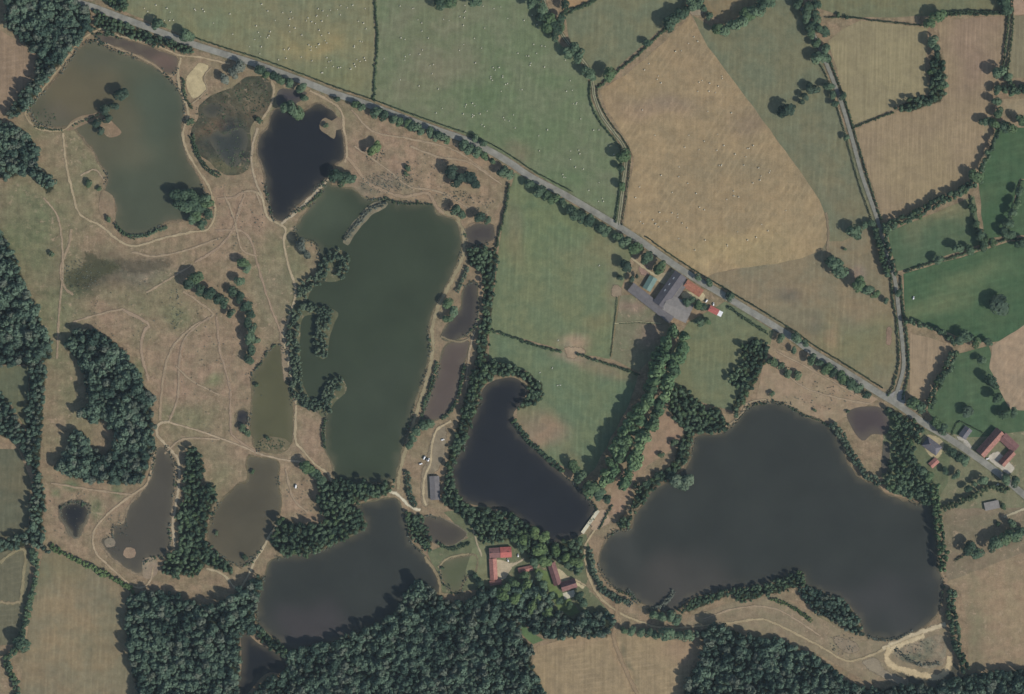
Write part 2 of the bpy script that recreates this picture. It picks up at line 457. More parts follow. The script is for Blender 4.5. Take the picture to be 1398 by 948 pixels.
for (x, y, rx, ry, col, s) in [(90, 865, 60, 60, C(132, 121, 94), .8), (120, 920, 60, 30, C(128, 118, 92), .7), (70, 780, 40, 30, C(108, 108, 82), .6), (150, 860, 30, 60, C(112, 108, 84), .5)]:
    soft('f24', x, y, rx, ry, col, s)
for (x, y, rx, ry, col, s) in [(850, 905, 10, 44, C(158, 134, 102), .9), (858, 905, 4, 46, C(104, 100, 78), .8), (800, 870, 60, 8, C(152, 130, 102), .6), (930, 890, 30, 16, C(156, 130, 104), .6)]:
    soft('f22', x, y, rx, ry, col, s, 18)
for (x, y, rx, ry, col, s) in [(1330, 850, 14, 60, C(112, 110, 84), .8), (1380, 830, 60, 60, C(148, 130, 100), .5), (1340, 720, 60, 30, C(110, 108, 84), .4)]:
    soft('f15', x, y, rx, ry, col, s)
for (x, y, rx, ry, col, s) in [(1330, 60, 40, 60, C(140, 118, 98), .7), (1260, 240, 70, 40, C(150, 134, 100), .5)]:
    soft('f8', x, y, rx, ry, col, s)
# turbid water
for (x, y, rx, ry, col, s) in [(110, 125, 60, 50, C(101, 92, 69), .9), (75, 155, 34, 18, C(98, 90, 74), .7), (165, 195, 50, 40, C(96, 91, 70), .7), (225, 150, 40, 60, C(74, 82, 66), .8), (200, 260, 60, 60, C(74, 80, 64), .7), (130, 80, 40, 14, C(84, 84, 68), .6)]:
    soft('p1', x, y, rx, ry, col, s)
soft('p5', 440, 290, 40, 40, C(72, 80, 62), .7); soft('p5', 520, 540, 60, 60, C(66, 72, 58), .4)
soft('p13', 930, 800, 80, 40, C(72, 68, 62), .8); soft('p13', 850, 740, 30, 40, C(70, 70, 64), .6); soft('p13', 1200, 820, 70, 40, C(68, 66, 64), .6)
soft('basin', 1250, 898, 30, 8, C(88, 94, 76), .8); soft('basin', 1270, 882, 14, 12, C(96, 100, 82), .6); soft('p10', 420, 860, 60, 30, C(68, 62, 62), .7)
soft('p2', 220, 85, 22, 12, C(112, 92, 80), .8); soft('p2', 160, 58, 30, 10, C(74, 66, 60), .7)
soft('p7', 300, 740, 30, 40, C(92, 84, 66), .5)
soft('marsh', 312, 195, 34, 26, C(50, 54, 54), 1.0); soft('marsh', 285, 178, 18, 14, C(96, 84, 66), .8); soft('marsh', 348, 150, 16, 20, C(98, 88, 70), .8); soft('marsh', 300, 228, 20, 10, C(90, 90, 66), .8); soft('marsh', 355, 118, 12, 8, C(60, 62, 56), .8); soft('marsh', 300, 150, 30, 14, C(86, 78, 64), .7); soft('marsh', 340, 130, 24, 24, C(88, 86, 68), .6); soft('marsh', 330, 225, 16, 10, C(92, 90, 68), .6); soft('marsh', 320, 185, 26, 4, C(74, 84, 62), .7)

sheet('heath', [(-40, -40), (1440, -40), (1440, 990), (-40, 990)], Z_HEATH, M_HEATH, C(127, 114, 89), ('heath',), 6.0, jit=0, label='dry brownish heath grass between the ponds and woods')

FN = [0]
def field(pts, mat, col, label, layer=(), name='field', z=Z_FIELD, cell=8.0, jit=0.7):
    FN[0] += 1; z += 0.0016 * FN[0]
    return sheet(name, pts, z, mat, C(*col), layer if isinstance(layer, tuple) else (layer,), cell, False, jit, label)

field([(100, -40), (510, -40), (512, 137), (350, 81), (253, 49), (160, 12), (118, -8)], M_MEADOW, (115, 117, 89), 'pale green meadow with bales north of the road and west of the short hedge', 'f1')
field([(514, -40), (728, -40), (734, 20), (764, 60), (800, 95), (808, 140), (826, 170), (848, 205), (846, 300), (838, 303), (700, 218), (640, 186), (553, 155), (512, 138)], M_MEADOW2, (113, 117, 90), 'broad green meadow with bales between two hedges', 'f2')
field([(772, 20), (806, 6), (846, -40), (940, -40), (935, 12), (900, 42), (820, 112), (812, 118), (792, 78), (776, 52)], M_MEADOW, (107, 111, 86), 'small green meadow in the fork of lane and hedge')
field([(757, -40), (846, -40), (806, 0), (768, 17)], M_STUBBLE, (158, 130, 96), 'orange stubble corner at the top edge')
field([(943, 22), (966, 63), (1004, 114), (1050, 176), (1096, 240), (1119, 273), (1128, 296), (1130, 326), (1121, 342), (1091, 354), (1056, 361), (1016, 365), (979, 372), (966, 378), (915, 350), (852, 310), (857, 265), (862, 240), (866, 215), (856, 192), (827, 149), (819, 124), (852, 104), (903, 61)], M_STUBBLE, (150, 130, 98), 'large tan stubble field with bales beside the road', 'f4')
field([(944, 20), (985, 45), (1050, 4), (1070, -40), (1086, -40), (1096, 20), (1122, 85), (1150, 165), (1196, 305), (1150, 330), (1131, 330), (1128, 294), (1118, 272), (1095, 239), (1049, 175), (1003, 113), (965, 62)], M_MEADOW, (107, 110, 86), 'green wedge of meadow between stubble and lane', 'f5', z=Z_FIELD - .03)
field([(950, -40), (1070, -40), (1040, 6), (990, 30), (958, 14)], M_MEADOW, (121, 112, 86), 'dull meadow at the top edge')
field([(966, 379), (985, 371), (1056, 360), (1121, 341), (1132, 326), (1196, 305), (1210, 362), (1222, 420), (1226, 500), (1218, 538), (1048, 433), (985, 392)], M_MEADOW, (123, 115, 91), 'dry olive meadow between the main road and the lane', 'f6', z=Z_FIELD - .05)
field([(1150, 40), (1174, 28), (1266, 38), (1263, 101), (1271, 124), (1220, 147), (1165, 175), (1131, 56)], M_STUBBLE2, (142, 131, 99), 'pale straw field inside hedges')
field([(1278, 28), (1370, 22), (1366, 95), (1346, 165), (1334, 246), (1208, 306), (1167, 178), (1220, 152), (1285, 140), (1290, 80)], M_STUBBLE2, (145, 127, 99), 'brown striped stubble field below the pale straw field', 'f8')
field([(1100, -40), (1366, -40), (1370, 12), (1282, 22), (1160, 25), (1116, 12)], M_MEADOW, (107, 109, 82), 'olive meadow along the top edge')
field([(1378, -40), (1440, -40), (1440, 20), (1377, 20)], M_STUBBLE, (162, 136, 112), 'pinkish field corner')
field([(1376, 22), (1440, 22), (1440, 108), (1372, 106)], M_STUBBLE2, (126, 118, 92), 'dull field strip at the margin')
field([(1370, 136), (1440, 134), (1440, 160), (1384, 166)], M_STUBBLE, (146, 130, 102), 'small beige field between hedges')
field([(1211, 318), (1330, 268), (1341, 332), (1240, 368), (1224, 370)], M_GREEN, (78, 96, 70), 'green paddock with a dry band', 'green')
field([(1336, 250), (1360, 176), (1440, 172), (1440, 240), (1392, 245), (1372, 322), (1344, 328)], M_GREEN, (68, 91, 63), 'dark green paddock at the margin', 'green')
field([(1374, 322), (1393, 246), (1440, 242), (1440, 322)], M_GREEN, (70, 91, 64), 'narrow green paddock at the margin', 'green')
field([(1233, 374), (1300, 355), (1380, 330), (1440, 322), (1440, 436), (1350, 468), (1320, 464), (1236, 434)], M_GREEN, (68, 91, 63), 'large green paddock around a single round tree', 'green')
field([(1306, 484), (1350, 472), (1364, 531), (1376, 556), (1440, 562), (1440, 575), (1320, 600), (1285, 590), (1266, 560)], M_GREEN, (72, 93, 66), 'bright green paddock behind the houses')
field([(1242, 455), (1300, 470), (1268, 552), (1242, 548)], M_STUBBLE2, (150, 131, 104), 'narrow pinkish stubble strip beside the lane')
field([(1354, 473), (1400, 443), (1440, 435), (1440, 562), (1380, 560), (1364, 531), (1351, 503)], M_STUBBLE, (157, 135, 109), 'pinkish beige field at the margin')
field([(1240, 590), (1285, 588), (1320, 598), (1440, 572), (1440, 690), (1290, 705), (1262, 690)], M_DRY, (112, 113, 86), 'gardens around the roadside houses')
field([(1290, 695), (1440, 690), (1440, 740), (1398, 754), (1296, 795), (1284, 760)], M_DRY, (120, 110, 88), 'rough dry plot below the gardens', 'f15')
field([(1291, 795), (1398, 755), (1440, 742), (1440, 912), (1364, 914), (1322, 918), (1322, 860), (1311, 804)], M_DRY, (136, 121, 95), 'mottled dry field in the corner', 'f15')
field([(703, 236), (726, 248), (776, 276), (842, 316), (866, 338), (856, 372), (846, 400), (832, 490), (790, 484), (668, 450), (688, 290)], M_MEADOW, (104, 114, 84), 'green pasture between the road and the farm', 'f16')
field([(668, 452), (790, 486), (872, 510), (860, 550), (812, 640), (798, 655), (745, 622), (705, 582), (706, 560), (742, 540), (722, 508), (668, 492)], M_MEADOW, (98, 112, 84), 'green pasture beside the dark pond', 'f17')
field([(846, 404), (872, 402), (915, 440), (905, 470), (872, 508), (834, 490)], M_DRY, (112, 112, 86), 'small worn paddock below the farm', 'f18')
field([(940, 440), (990, 412), (1020, 428), (1056, 452), (1044, 500), (1002, 562), (940, 545), (912, 520), (916, 480)], M_MEADOW, (105, 112, 84), 'green meadow between poplars and shore')
field([(905, 562), (934, 584), (926, 608), (870, 645), (850, 700), (832, 705), (836, 665), (868, 620), (880, 590)], M_DRY, (143, 122, 98), 'dry clearing beside the poplars')
field([(1048, 470), (1110, 497), (1198, 545), (1172, 562), (1132, 580), (1073, 556), (1032, 548)], M_DRY, (142, 126, 100), 'sandy shore meadow above the big lake')
field([(733, 883), (788, 868), (832, 868), (847, 865), (928, 875), (957, 880), (941, 916), (930, 990), (745, 990), (727, 905)], M_STUBBLE3, (146, 128, 98), 'stubble field between two woods at the lower edge', 'f22')
field([(905, 855), (935, 845), (1000, 822), (1060, 812), (1180, 876), (1290, 858), (1300, 880), (1300, 930), (1180, 930), (1120, 895), (1060, 868), (980, 852)], M_DRY, (130, 119, 94), 'grassy strip with a track along the lake')
field([(62, 742), (175, 806), (170, 850), (186, 948), (192, 990), (10, 990), (32, 900), (48, 800)], M_MEADOW, (120, 112, 89), 'mottled hay field in the lower corner', 'f24')
field([(-40, 500), (40, 500), (38, 590), (14, 550), (-40, 530)], M_MEADOW, (94, 98, 75), 'dull green field behind the tree belt')
field([(-40, 605), (24, 614), (42, 655), (38, 735), (-40, 738)], M_MEADOW, (96, 96, 76), 'dull olive field at the margin')
field([(-40, 752), (44, 748), (36, 830), (22, 880), (-40, 890)], M_STUBBLE3, (106, 102, 80), 'brown field corner with pale headland')
field([(-40, 18), (0, 40), (50, 76), (43, 106), (13, 142), (0, 162), (-40, 170)], M_STUBBLE3, (142, 121, 97), 'pinkish field in the upper corner')
field([(730, 776), (748, 780), (762, 806), (778, 818), (792, 836), (780, 842), (762, 832), (748, 804), (731, 790)], M_GREEN, (92, 112, 68), 'small lawn beside the long house', name='lawn', z=Z_FIELD + .1)
field([(712, 848), (722, 860), (742, 874), (728, 880), (712, 866)], M_GREEN, (84, 108, 72), 'green clearing at the edge of the wood', name='lawn', z=Z_FIELD + .1)
field([(645, 748), (662, 742), (670, 800), (640, 800), (636, 780)], M_GREEN, (108, 114, 84), 'grass between fishpond and red-roofed house', name='lawn', z=Z_FIELD + .1)

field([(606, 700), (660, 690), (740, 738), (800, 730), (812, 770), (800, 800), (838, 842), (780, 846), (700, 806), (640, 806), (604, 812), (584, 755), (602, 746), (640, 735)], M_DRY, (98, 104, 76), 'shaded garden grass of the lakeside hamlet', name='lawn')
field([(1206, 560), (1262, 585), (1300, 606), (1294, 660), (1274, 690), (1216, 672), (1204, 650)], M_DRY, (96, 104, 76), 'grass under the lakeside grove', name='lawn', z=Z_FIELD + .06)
# --- bare soil and yards (feathered margins)
SN = [0]
def soil(pts, col, label, z=Z_BANK + .03, feather=4.0, cell=2.5, smooth=True, mat=None, name='bare_soil'):
    SN[0] += 1; z += 0.0015 * SN[0]
    return sheet(name, pts, z, mat or M_SOIL, C(*col), (), cell, smooth, 0.6, label, None, feather)
soil([(272, 84), (286, 90), (278, 106), (283, 122), (264, 136), (252, 114), (257, 100), (265, 92)], (182, 166, 128), 'pale sand pit beside the road', feather=3)
soil([(86, 376), (92, 366), (106, 362), (112, 342), (122, 338), (146, 350), (170, 358), (168, 372), (150, 380), (136, 388), (118, 396), (98, 398), (88, 390)], (84, 84, 62), 'dark damp hollow in the dry heath', feather=16, mat=M_BANK, name='wet_hollow')
soil([(150, 352), (190, 350), (232, 352), (238, 366), (205, 378), (170, 376)], (104, 96, 78), 'dull brownish hollow beside the damp one', feather=16, mat=M_BANK, name='wet_hollow')
soil([(862, 366), (900, 372), (925, 366), (934, 380), (916, 392), (896, 384), (890, 376)], (165, 152, 122), 'gravel farmyard entrance', feather=3)
soil([(932, 398), (962, 400), (960, 412), (945, 414), (930, 408)], (182, 170, 136), 'pale yard behind the orange-roofed house', feather=2.5)
soil([(872, 362), (886, 364), (886, 376), (874, 376)], (150, 124, 108), 'pinkish rubble heap ground', feather=2.5)
soil([(676, 764), (700, 768), (718, 760), (716, 766), (700, 775), (692, 790), (678, 792)], (178, 164, 136), 'gravel courtyard of the red-roofed house', feather=2)
soil([(758, 776), (770, 780), (780, 790), (800, 800), (796, 806), (778, 796), (764, 798)], (180, 168, 134), 'gravel drive of the long house', feather=2)
soil([(1348, 624), (1362, 616), (1378, 630), (1386, 640), (1376, 648), (1358, 636)], (186, 178, 160), 'pale courtyard of the farmhouse', feather=2)
soil([(1304, 596), (1318, 598), (1328, 612), (1318, 612)], (172, 166, 152), 'pale forecourt of the small grey house', feather=2)
soil([(1256, 600), (1266, 620), (1280, 628), (1290, 610), (1286, 600), (1270, 592)], (168, 156, 122), 'pale ground around the slate-roofed house', feather=2.5)
soil([(575, 640), (588, 632), (586, 690), (574, 686)], (140, 126, 102), 'worn ground beside the lakeside shed', feather=4)
soil([(590, 590), (610, 578), (608, 625), (592, 650), (580, 640)], (136, 124, 102), 'worn ground behind the small pond', feather=5)
soil([(1136, 868), (1160, 872), (1176, 886), (1160, 894), (1142, 884)], (140, 126, 104), 'broken ground by the lake', feather=4)
soil([(1175, 905), (1196, 896), (1212, 915), (1240, 926), (1240, 940), (1200, 925)], (146, 134, 112), 'pale spoil beside the basin', feather=5)
soil([(808, 700), (826, 695), (834, 712), (822, 722), (806, 724)], (166, 144, 118), 'bare ground at the dam', feather=3)
soil([(768, 472), (798, 474), (800, 486), (776, 492)], (158, 138, 112), 'trodden gateway between two pastures', feather=6)
soil([(836, 388), (850, 392), (846, 408), (834, 404)], (142, 126, 104), 'trodden gateway below the farm', feather=4)
soil([(940, 14), (962, 12), (958, 22), (944, 22)], (150, 138, 116), 'trodden field entrance', feather=3)
soil([(1210, 446), (1218, 448), (1217, 472), (1209, 470)], (140, 118, 98), 'bare strip beside the lane', feather=2.5)
soil([(380, 440), (394, 440), (398, 500), (386, 520)], (146, 130, 106), 'worn ground beside the dike', feather=5)

# ================================================================== WATER
PONDS = {}
SHORES = []
def pond(pts, col, label, layer=(), bank=None, bw=5.0, cell=9.0, name='pond', z=Z_WATER):
    lay = layer if isinstance(layer, tuple) else (layer,)
    if bank is not None or len(pts) > 18: SHORES.append(catmull([g(*p) for p in pts], True, 2.2))
    o = sheet(name, pts, z, WATER, C(*col, k=0.92), lay, cell, True, 0.7, label)
    if bank is not None:
        ribbon('bank', pts, bw, Z_BANK, M_BANK, C(*bank), 'worn rim of ' + label, True, 0.8)
    return o

pond([(109, 64), (129, 56), (152, 67), (190, 81), (215, 94), (237, 113), (248, 129), (252, 149), (249, 177), (256, 213), (276, 252), (280, 280), (262, 300), (230, 303), (214, 315), (192, 323), (172, 322), (157, 309), (159, 284), (153, 270), (143, 262), (146, 240), (135, 223), (127, 205), (113, 190), (99, 173), (84, 175), (53, 170), (41, 154), (44, 143), (63, 121), (89, 91)],
     (82, 84, 65), 'large murky pond with a treed spit, near the upper corner', 'p1', (130, 116, 92), 5)
pond([(132, 46), (162, 51), (198, 61), (225, 71), (243, 79), (241, 96), (230, 102), (215, 91), (192, 78), (162, 66), (134, 55)], (84, 72, 64), 'narrow brown pond beside the road trees', 'p2', (140, 124, 98), 4)
sheet('marsh', [(273, 144), (294, 129), (316, 120), (334, 106), (352, 104), (366, 109), (371, 124), (364, 152), (350, 163), (342, 178), (344, 215), (332, 236), (306, 238), (284, 220), (264, 203), (261, 178), (270, 162)], Z_WATER, M_MARSH, C(68, 70, 56), ('marsh',), 4, True, 0.8, 'dark half-dry marsh pond with reeds')
pond([(286, 188), (298, 180), (306, 184), (316, 176), (332, 176), (338, 190), (336, 206), (326, 212), (330, 222), (316, 228), (302, 218), (294, 206)], (58, 62, 58), 'murky open water in the middle of the marsh', z=Z_WATER + .05)
pond([(276, 150), (290, 140), (306, 146), (300, 156), (284, 160)], (64, 64, 56), 'small murky pool in the upper marsh', z=Z_WATER + .05)
pond([(433, 141), (451, 149), (459, 158), (466, 175), (471, 203), (469, 218), (458, 226), (449, 241), (426, 264), (401, 287), (390, 301), (373, 299), (367, 278), (362, 255), (360, 233), (351, 210), (354, 187), (365, 175), (371, 155), (381, 148), (411, 152)], (35, 36, 40), 'dark navy pond with a small hooked spit', (), (128, 114, 92), 4)
pond([(380, 124), (400, 122), (419, 127), (416, 134), (397, 145), (379, 144)], (66, 62, 66), 'tiny maroon pond above the navy pond')
pond([(449, 246), (453, 253), (482, 259), (502, 272), (525, 272), (553, 278), (591, 279), (596, 291), (618, 299), (627, 311), (631, 336), (626, 356), (608, 394), (592, 425), (585, 450), (587, 480), (578, 518), (565, 556), (553, 601), (543, 642), (538, 655), (500, 662), (468, 662), (456, 650), (454, 634), (444, 614), (443, 581), (444, 562), (436, 560), (416, 554), (405, 546), (400, 510), (397, 480), (395, 462), (397, 425), (404, 413), (408, 392), (432, 376), (436, 356), (431, 334), (416, 329), (405, 329), (404, 311), (411, 298), (426, 280)],
     (60, 68, 51), 'largest green fishpond, with wooded spits along one bank', 'p5', (124, 116, 90), 4)
pond([(376, 470), (389, 478), (394, 518), (400, 551), (400, 594), (397, 607), (380, 619), (350, 613), (346, 600), (341, 584), (344, 543), (344, 513), (355, 498), (363, 485)], (90, 88, 62), 'small olive pond against the dike track', (), (122, 112, 86), 4)
pond([(338, 624), (350, 624), (380, 631), (380, 657), (384, 690), (376, 715), (351, 758), (334, 772), (322, 772), (299, 757), (284, 738), (289, 708), (304, 682), (324, 662), (338, 655)], (86, 80, 64), 'brown pond below the olive pond', 'p7', (120, 110, 84), 4)
pond([(214, 611), (226, 611), (238, 629), (240, 646), (235, 708), (232, 721), (233, 743), (223, 759), (208, 762), (198, 769), (195, 783), (185, 784), (162, 769), (142, 751), (139, 736), (153, 731), (154, 717), (168, 713), (175, 693), (192, 672), (205, 652), (211, 624)], (79, 74, 64), 'long brown pond beside the crescent wood', (), (150, 134, 108), 6)
pond([(83, 693), (101, 685), (119, 690), (121, 704), (112, 720), (107, 733), (99, 733), (89, 716), (83, 706)], (36, 37, 40), 'small round ink-dark pond', (), (112, 106, 88), 9)
pond([(479, 693), (532, 680), (545, 685), (552, 706), (560, 738), (580, 758), (598, 784), (600, 806), (575, 822), (545, 838), (500, 860), (439, 880), (393, 888), (375, 872), (357, 857), (351, 850), (352, 822), (362, 784), (370, 766), (396, 758), (426, 755), (446, 748), (464, 738), (500, 720), (490, 700)], (54, 56, 51), 'grey-green pond against the big south wood', 'p10', (112, 108, 84), 3)
pond([(330, 864), (350, 876), (388, 900), (386, 918), (363, 920), (334, 950), (326, 940), (330, 905)], (34, 35, 38), 'dark sliver of pond among trees')
pond([(636, 312), (650, 305), (674, 308), (676, 325), (667, 332), (645, 336), (637, 326)], (72, 66, 62), 'small brown pond at the corner of the pasture', (), (140, 124, 100), 4)
pond([(634, 392), (650, 386), (653, 412), (651, 442), (636, 458), (614, 466), (602, 459), (613, 440), (628, 422)], (62, 58, 56), 'maroon pond in the tree belt', (), (108, 104, 82), 3)
pond([(608, 472), (624, 466), (640, 466), (637, 488), (629, 513), (624, 543), (607, 567), (591, 575), (575, 575), (583, 551), (597, 510), (602, 488)], (94, 82, 74), 'long pinkish silted pond', (), (112, 106, 84), 3)
pond([(702, 516), (677, 519), (660, 531), (652, 556), (642, 581), (632, 612), (617, 637), (620, 667), (634, 685), (690, 700), (728, 724), (751, 740), (776, 738), (795, 728), (813, 699), (809, 688), (786, 662), (768, 647), (743, 624), (715, 597), (702, 580), (702, 563), (714, 550), (718, 530)], (37, 38, 42), 'dark blue-black pond behind the concrete dam')
pond([(1050, 550), (1022, 556), (1002, 580), (981, 592), (950, 596), (942, 627), (926, 648), (892, 668), (877, 690), (865, 704), (860, 722), (838, 726), (824, 743), (818, 764), (821, 782), (842, 805), (860, 812), (880, 826), (915, 836), (930, 828), (953, 814), (1004, 806), (1050, 798), (1094, 784), (1101, 800), (1149, 820), (1172, 844), (1180, 866), (1200, 873), (1230, 871), (1263, 856), (1283, 832), (1287, 809), (1288, 794), (1283, 779), (1279, 733), (1276, 708), (1271, 692), (1245, 686), (1210, 674), (1197, 662), (1174, 652), (1156, 627), (1146, 602), (1131, 580), (1104, 570), (1073, 553)], (54, 56, 51), 'biggest slate-grey lake, below the road', 'p13', (124, 112, 88), 4)
pond([(1157, 563), (1174, 556), (1202, 557), (1214, 576), (1210, 592), (1190, 594), (1177, 602), (1159, 577)], (80, 70, 68), 'maroon pond between lake and road')
pond([(1206, 606), (1214, 606), (1213, 640), (1204, 646), (1204, 626)], (72, 70, 68), 'small pond shaded by trees')
pond([(573, 710), (598, 706), (629, 721), (637, 731), (618, 744), (590, 740)], (76, 70, 62), 'brown pond beside the hamlet path', (), (128, 120, 100), 3)
pond([(604, 769), (629, 760), (649, 758), (650, 780), (636, 790), (626, 809), (611, 803), (602, 786)], (88, 92, 66), 'olive fishpond by the red-roofed house', (), (134, 122, 96), 4)
ELL = lambda cx, cy, rx, ry, n=9: [(cx + rx * math.cos(i * 2 * math.pi / n), cy + ry * math.sin(i * 2 * math.pi / n)) for i in range(n)]
pond(ELL(331, 570, 9, 12), (30, 34, 46), 'tiny dark pool above a clump of bushes', (), (130, 118, 92), 4)
sheet('basin', [(1220, 888), (1262, 872), (1288, 868), (1292, 890), (1286, 908), (1262, 912), (1232, 902)], Z_WATER, M_MARSH, C(126, 118, 98), ('basin',), 3, True, 0.8, 'dry silted hollow inside its earth ring')
pond([(1218, 908), (1246, 920), (1282, 926), (1300, 905), (1312, 926), (1286, 940), (1240, 930)], (74, 72, 60), 'shallow ditch water below the earth ring', (), None, name='ditch')

# --- land inside the ponds
def isle(pts, col, label, name='spit'):
    return sheet(name, pts, Z_ISLE, M_DRY, C(*col), (), 4, True, 0.6, label)
isle([(90, 178), (101, 163), (127, 155), (143, 152), (152, 165), (166, 181), (150, 188), (140, 180), (132, 166), (110, 172), (100, 178)], (128, 112, 88), 'treed spit in the murky pond')
isle([(138, 262), (150, 264), (156, 274), (157, 300), (146, 304), (136, 290)], (128, 114, 90), 'bare little headland in the murky pond')
isle([(437, 167), (444, 161), (453, 165), (462, 160), (470, 168), (466, 177), (459, 178), (456, 190), (446, 184), (437, 176)], (126, 114, 90), 'hooked spit in the navy pond')
isle([(528, 276), (508, 278), (488, 297), (472, 318), (468, 332), (475, 335), (488, 316), (508, 294), (526, 284)], (118, 114, 92), 'long scrubby spit in the green fishpond')
isle([(434, 360), (450, 343), (462, 340), (474, 349), (475, 365), (464, 383), (450, 385), (437, 383), (424, 398), (418, 411), (404, 409), (406, 392), (430, 378)], (92, 94, 70), 'comma-shaped wooded spit in the green fishpond')
isle([(396, 428), (404, 416), (440, 418), (462, 428), (455, 445), (450, 462), (446, 488), (436, 488), (430, 470), (434, 450), (436, 432), (416, 432), (410, 450), (410, 480), (412, 520), (424, 545), (437, 553), (436, 562), (414, 556), (402, 546), (397, 500)], (92, 94, 70), 'U-shaped wooded spit in the green fishpond')
isle([(436, 564), (448, 524), (459, 515), (470, 521), (473, 534), (457, 550), (446, 568)], (92, 94, 70), 'short wooded spit in the green fishpond')
isle(ELL(177, 755, 9, 8), (140, 122, 100), 'round bare islet in the long brown pond', 'islet')
isle(ELL(150, 741, 8, 7), (124, 116, 98), 'reedy islet at the edge of the long brown pond', 'islet')
isle([(352, 604), (368, 596), (390, 600), (396, 610), (380, 618), (356, 612)], (104, 98, 74), 'reedy shelf in the olive pond', 'islet')
isle([(195, 766), (206, 760), (214, 766), (216, 780), (206, 790), (196, 788)], (136, 124, 102), 'bare point at the end of the long brown pond')

# ================================================================== ROADS AND TRACKS
M_ROAD = plain_mat('asphalt', C(138, 136, 125, k=0.9), 0.3, 0.08, 0.9, 0.15)
def road_strip(name, pts, w, z, mat, label):
    P = catmull([g(*p) for p in pts], False, 5.0); n = len(P)
    T = np.gradient(P, axis=0); T /= np.linalg.norm(T, axis=1, keepdims=True); Nn = np.stack([-T[:, 1], T[:, 0]], 1)
    V = [(*(p + q * w / 2), z) for p, q in zip(P, Nn)] + [(*(p - q * w / 2), z) for p, q in zip(P, Nn)]
    F = [(i, n + i, n + i + 1, i + 1) for i in range(n - 1)]
    o = mesh_obj(name, V, F, mat)
    return tag(o, label, None, None, 'structure')
ROAD = [(-60, -62), (0, -36), (50, -17), (91, -1), (127, 10), (162, 23), (203, 38), (253, 57), (299, 72), (350, 88), (413, 111), (451, 126), (502, 143), (553, 162), (603, 180), (641, 193), (672, 208), (700, 225), (725, 242), (776, 269), (842, 308), (877, 331), (915, 358), (953, 383), (979, 398), (1017, 421), (1050, 441), (1086, 464), (1106, 479), (1149, 505), (1200, 537), (1225, 552), (1263, 579), (1296, 599), (1334, 625), (1365, 648), (1398, 676), (1419, 692)]
LANE = [(1080, -19), (1088, 0), (1100, 22), (1112, 50), (1126, 82), (1137, 109), (1149, 142), (1162, 185), (1177, 240), (1197, 298), (1213, 354), (1222, 384), (1227, 425), (1233, 480), (1233, 505), (1226, 530), (1220, 548)]
WLANE = [(738, -18), (746, 12), (768, 48), (781, 66), (801, 91), (809, 114), (812, 134), (824, 162), (852, 201), (854, 228), (852, 242), (849, 270), (844, 308)]
ribbon('verge', ROAD, 17, Z_TRACK, M_BANK, C(122, 122, 92), 'grass verge of the main road')
ribbon('verge', LANE, 11, Z_TRACK, M_BANK, C(104, 108, 80), 'grass verge of the lane')
ribbon('verge', WLANE, 10, Z_TRACK, M_BANK, C(104, 106, 80), 'grass verge of the farm track')
road_strip('road', ROAD, 8.8, Z_ROAD, M_ROAD, 'grey asphalt main road crossing the whole view')
M_LANE = plain_mat('worn_asphalt', C(138, 136, 124, k=0.85), 0.2, 0.2, 0.9, 0.1)
road_strip('road', LANE, 5.0, Z_ROAD - .04, M_LANE, 'narrow grey lane joining the main road')
soil([(1214, 538), (1226, 532), (1236, 534), (1234, 556), (1222, 554), (1212, 548)], (146, 144, 138), 'flared lane mouth', z=Z_ROAD - .08, feather=2)
M_FARMTRACK = plain_mat('farm_track', C(150, 146, 120, k=0.85), 0.25, 0.2, 0.95, 0.05)
road_strip('track', WLANE, 4.0, Z_ROAD - .02, M_FARMTRACK, 'pale farm track between hedges')
ribbon('grass_strip', WLANE, 2.2, Z_ROAD + .05, M_BANK, C(96, 102, 76), 'grassy middle of the pale farm track')

def track(pts, w, col=(168, 150, 120), faint=False, label='pale dirt track'):
    if faint: w *= 1.25
    ribbon('track', pts, w * 1.4, Z_TRACK + .05, M_FAINT if faint else M_TRACK, C(*col), label, False, 0.4)
track([(138, 39), (124, 46), (106, 61), (86, 87), (61, 119), (40, 145), (36, 160), (53, 176), (83, 179), (101, 168), (130, 158)], 3.2, (160, 144, 114), label='dike track around the murky pond')
track([(138, 39), (162, 49), (190, 56), (223, 66), (246, 76), (271, 78), (290, 82), (314, 88)], 3.2, label='track beside the roadside trees')
track([(132, 56), (162, 67), (192, 79), (215, 92), (228, 104), (243, 100)], 3.0, (150, 132, 106), label='narrow dike between two ponds')
track([(247, 79), (243, 101), (246, 122), (254, 142), (257, 157), (250, 182), (256, 208), (271, 233), (284, 253), (291, 273), (294, 291), (284, 313), (263, 317), (228, 324), (192, 335), (175, 335), (157, 325), (137, 308), (116, 298), (106, 288), (100, 265), (95, 245), (91, 228), (86, 182)], 4, (166, 150, 120), label='long track ringing the murky pond')
track([(289, 93), (281, 101), (280, 112), (283, 122), (270, 136), (262, 142)], 3, (150, 134, 108), label='path rimming the sand pit')
track([(98, 313), (94, 336), (84, 362), (84, 380), (90, 395), (100, 403)], 3.5, (156, 138, 112), True, 'worn track beside the wet hollow')
track([(296, 272), (318, 270), (334, 264), (329, 280), (318, 313), (301, 336), (266, 359)], 3.5, (158, 138, 114), True, 'worn track across the heath')
track([(294, 315), (330, 316), (345, 335), (352, 362), (365, 405), (383, 453), (390, 470)], 3, (160, 140, 116), True, 'diagonal worn track to the dike')
track([(345, 262), (357, 268), (365, 296), (383, 307), (390, 313), (388, 334), (394, 364), (403, 392), (401, 415), (388, 453), (388, 466), (394, 490), (398, 518), (404, 551), (403, 599), (413, 614), (428, 632), (449, 648), (452, 658)], 4, (172, 156, 126), label='main dike track between the ponds')
track([(384, 306), (403, 291), (426, 268), (450, 244)], 4.5, (172, 158, 132), label='pale dike below the navy pond')
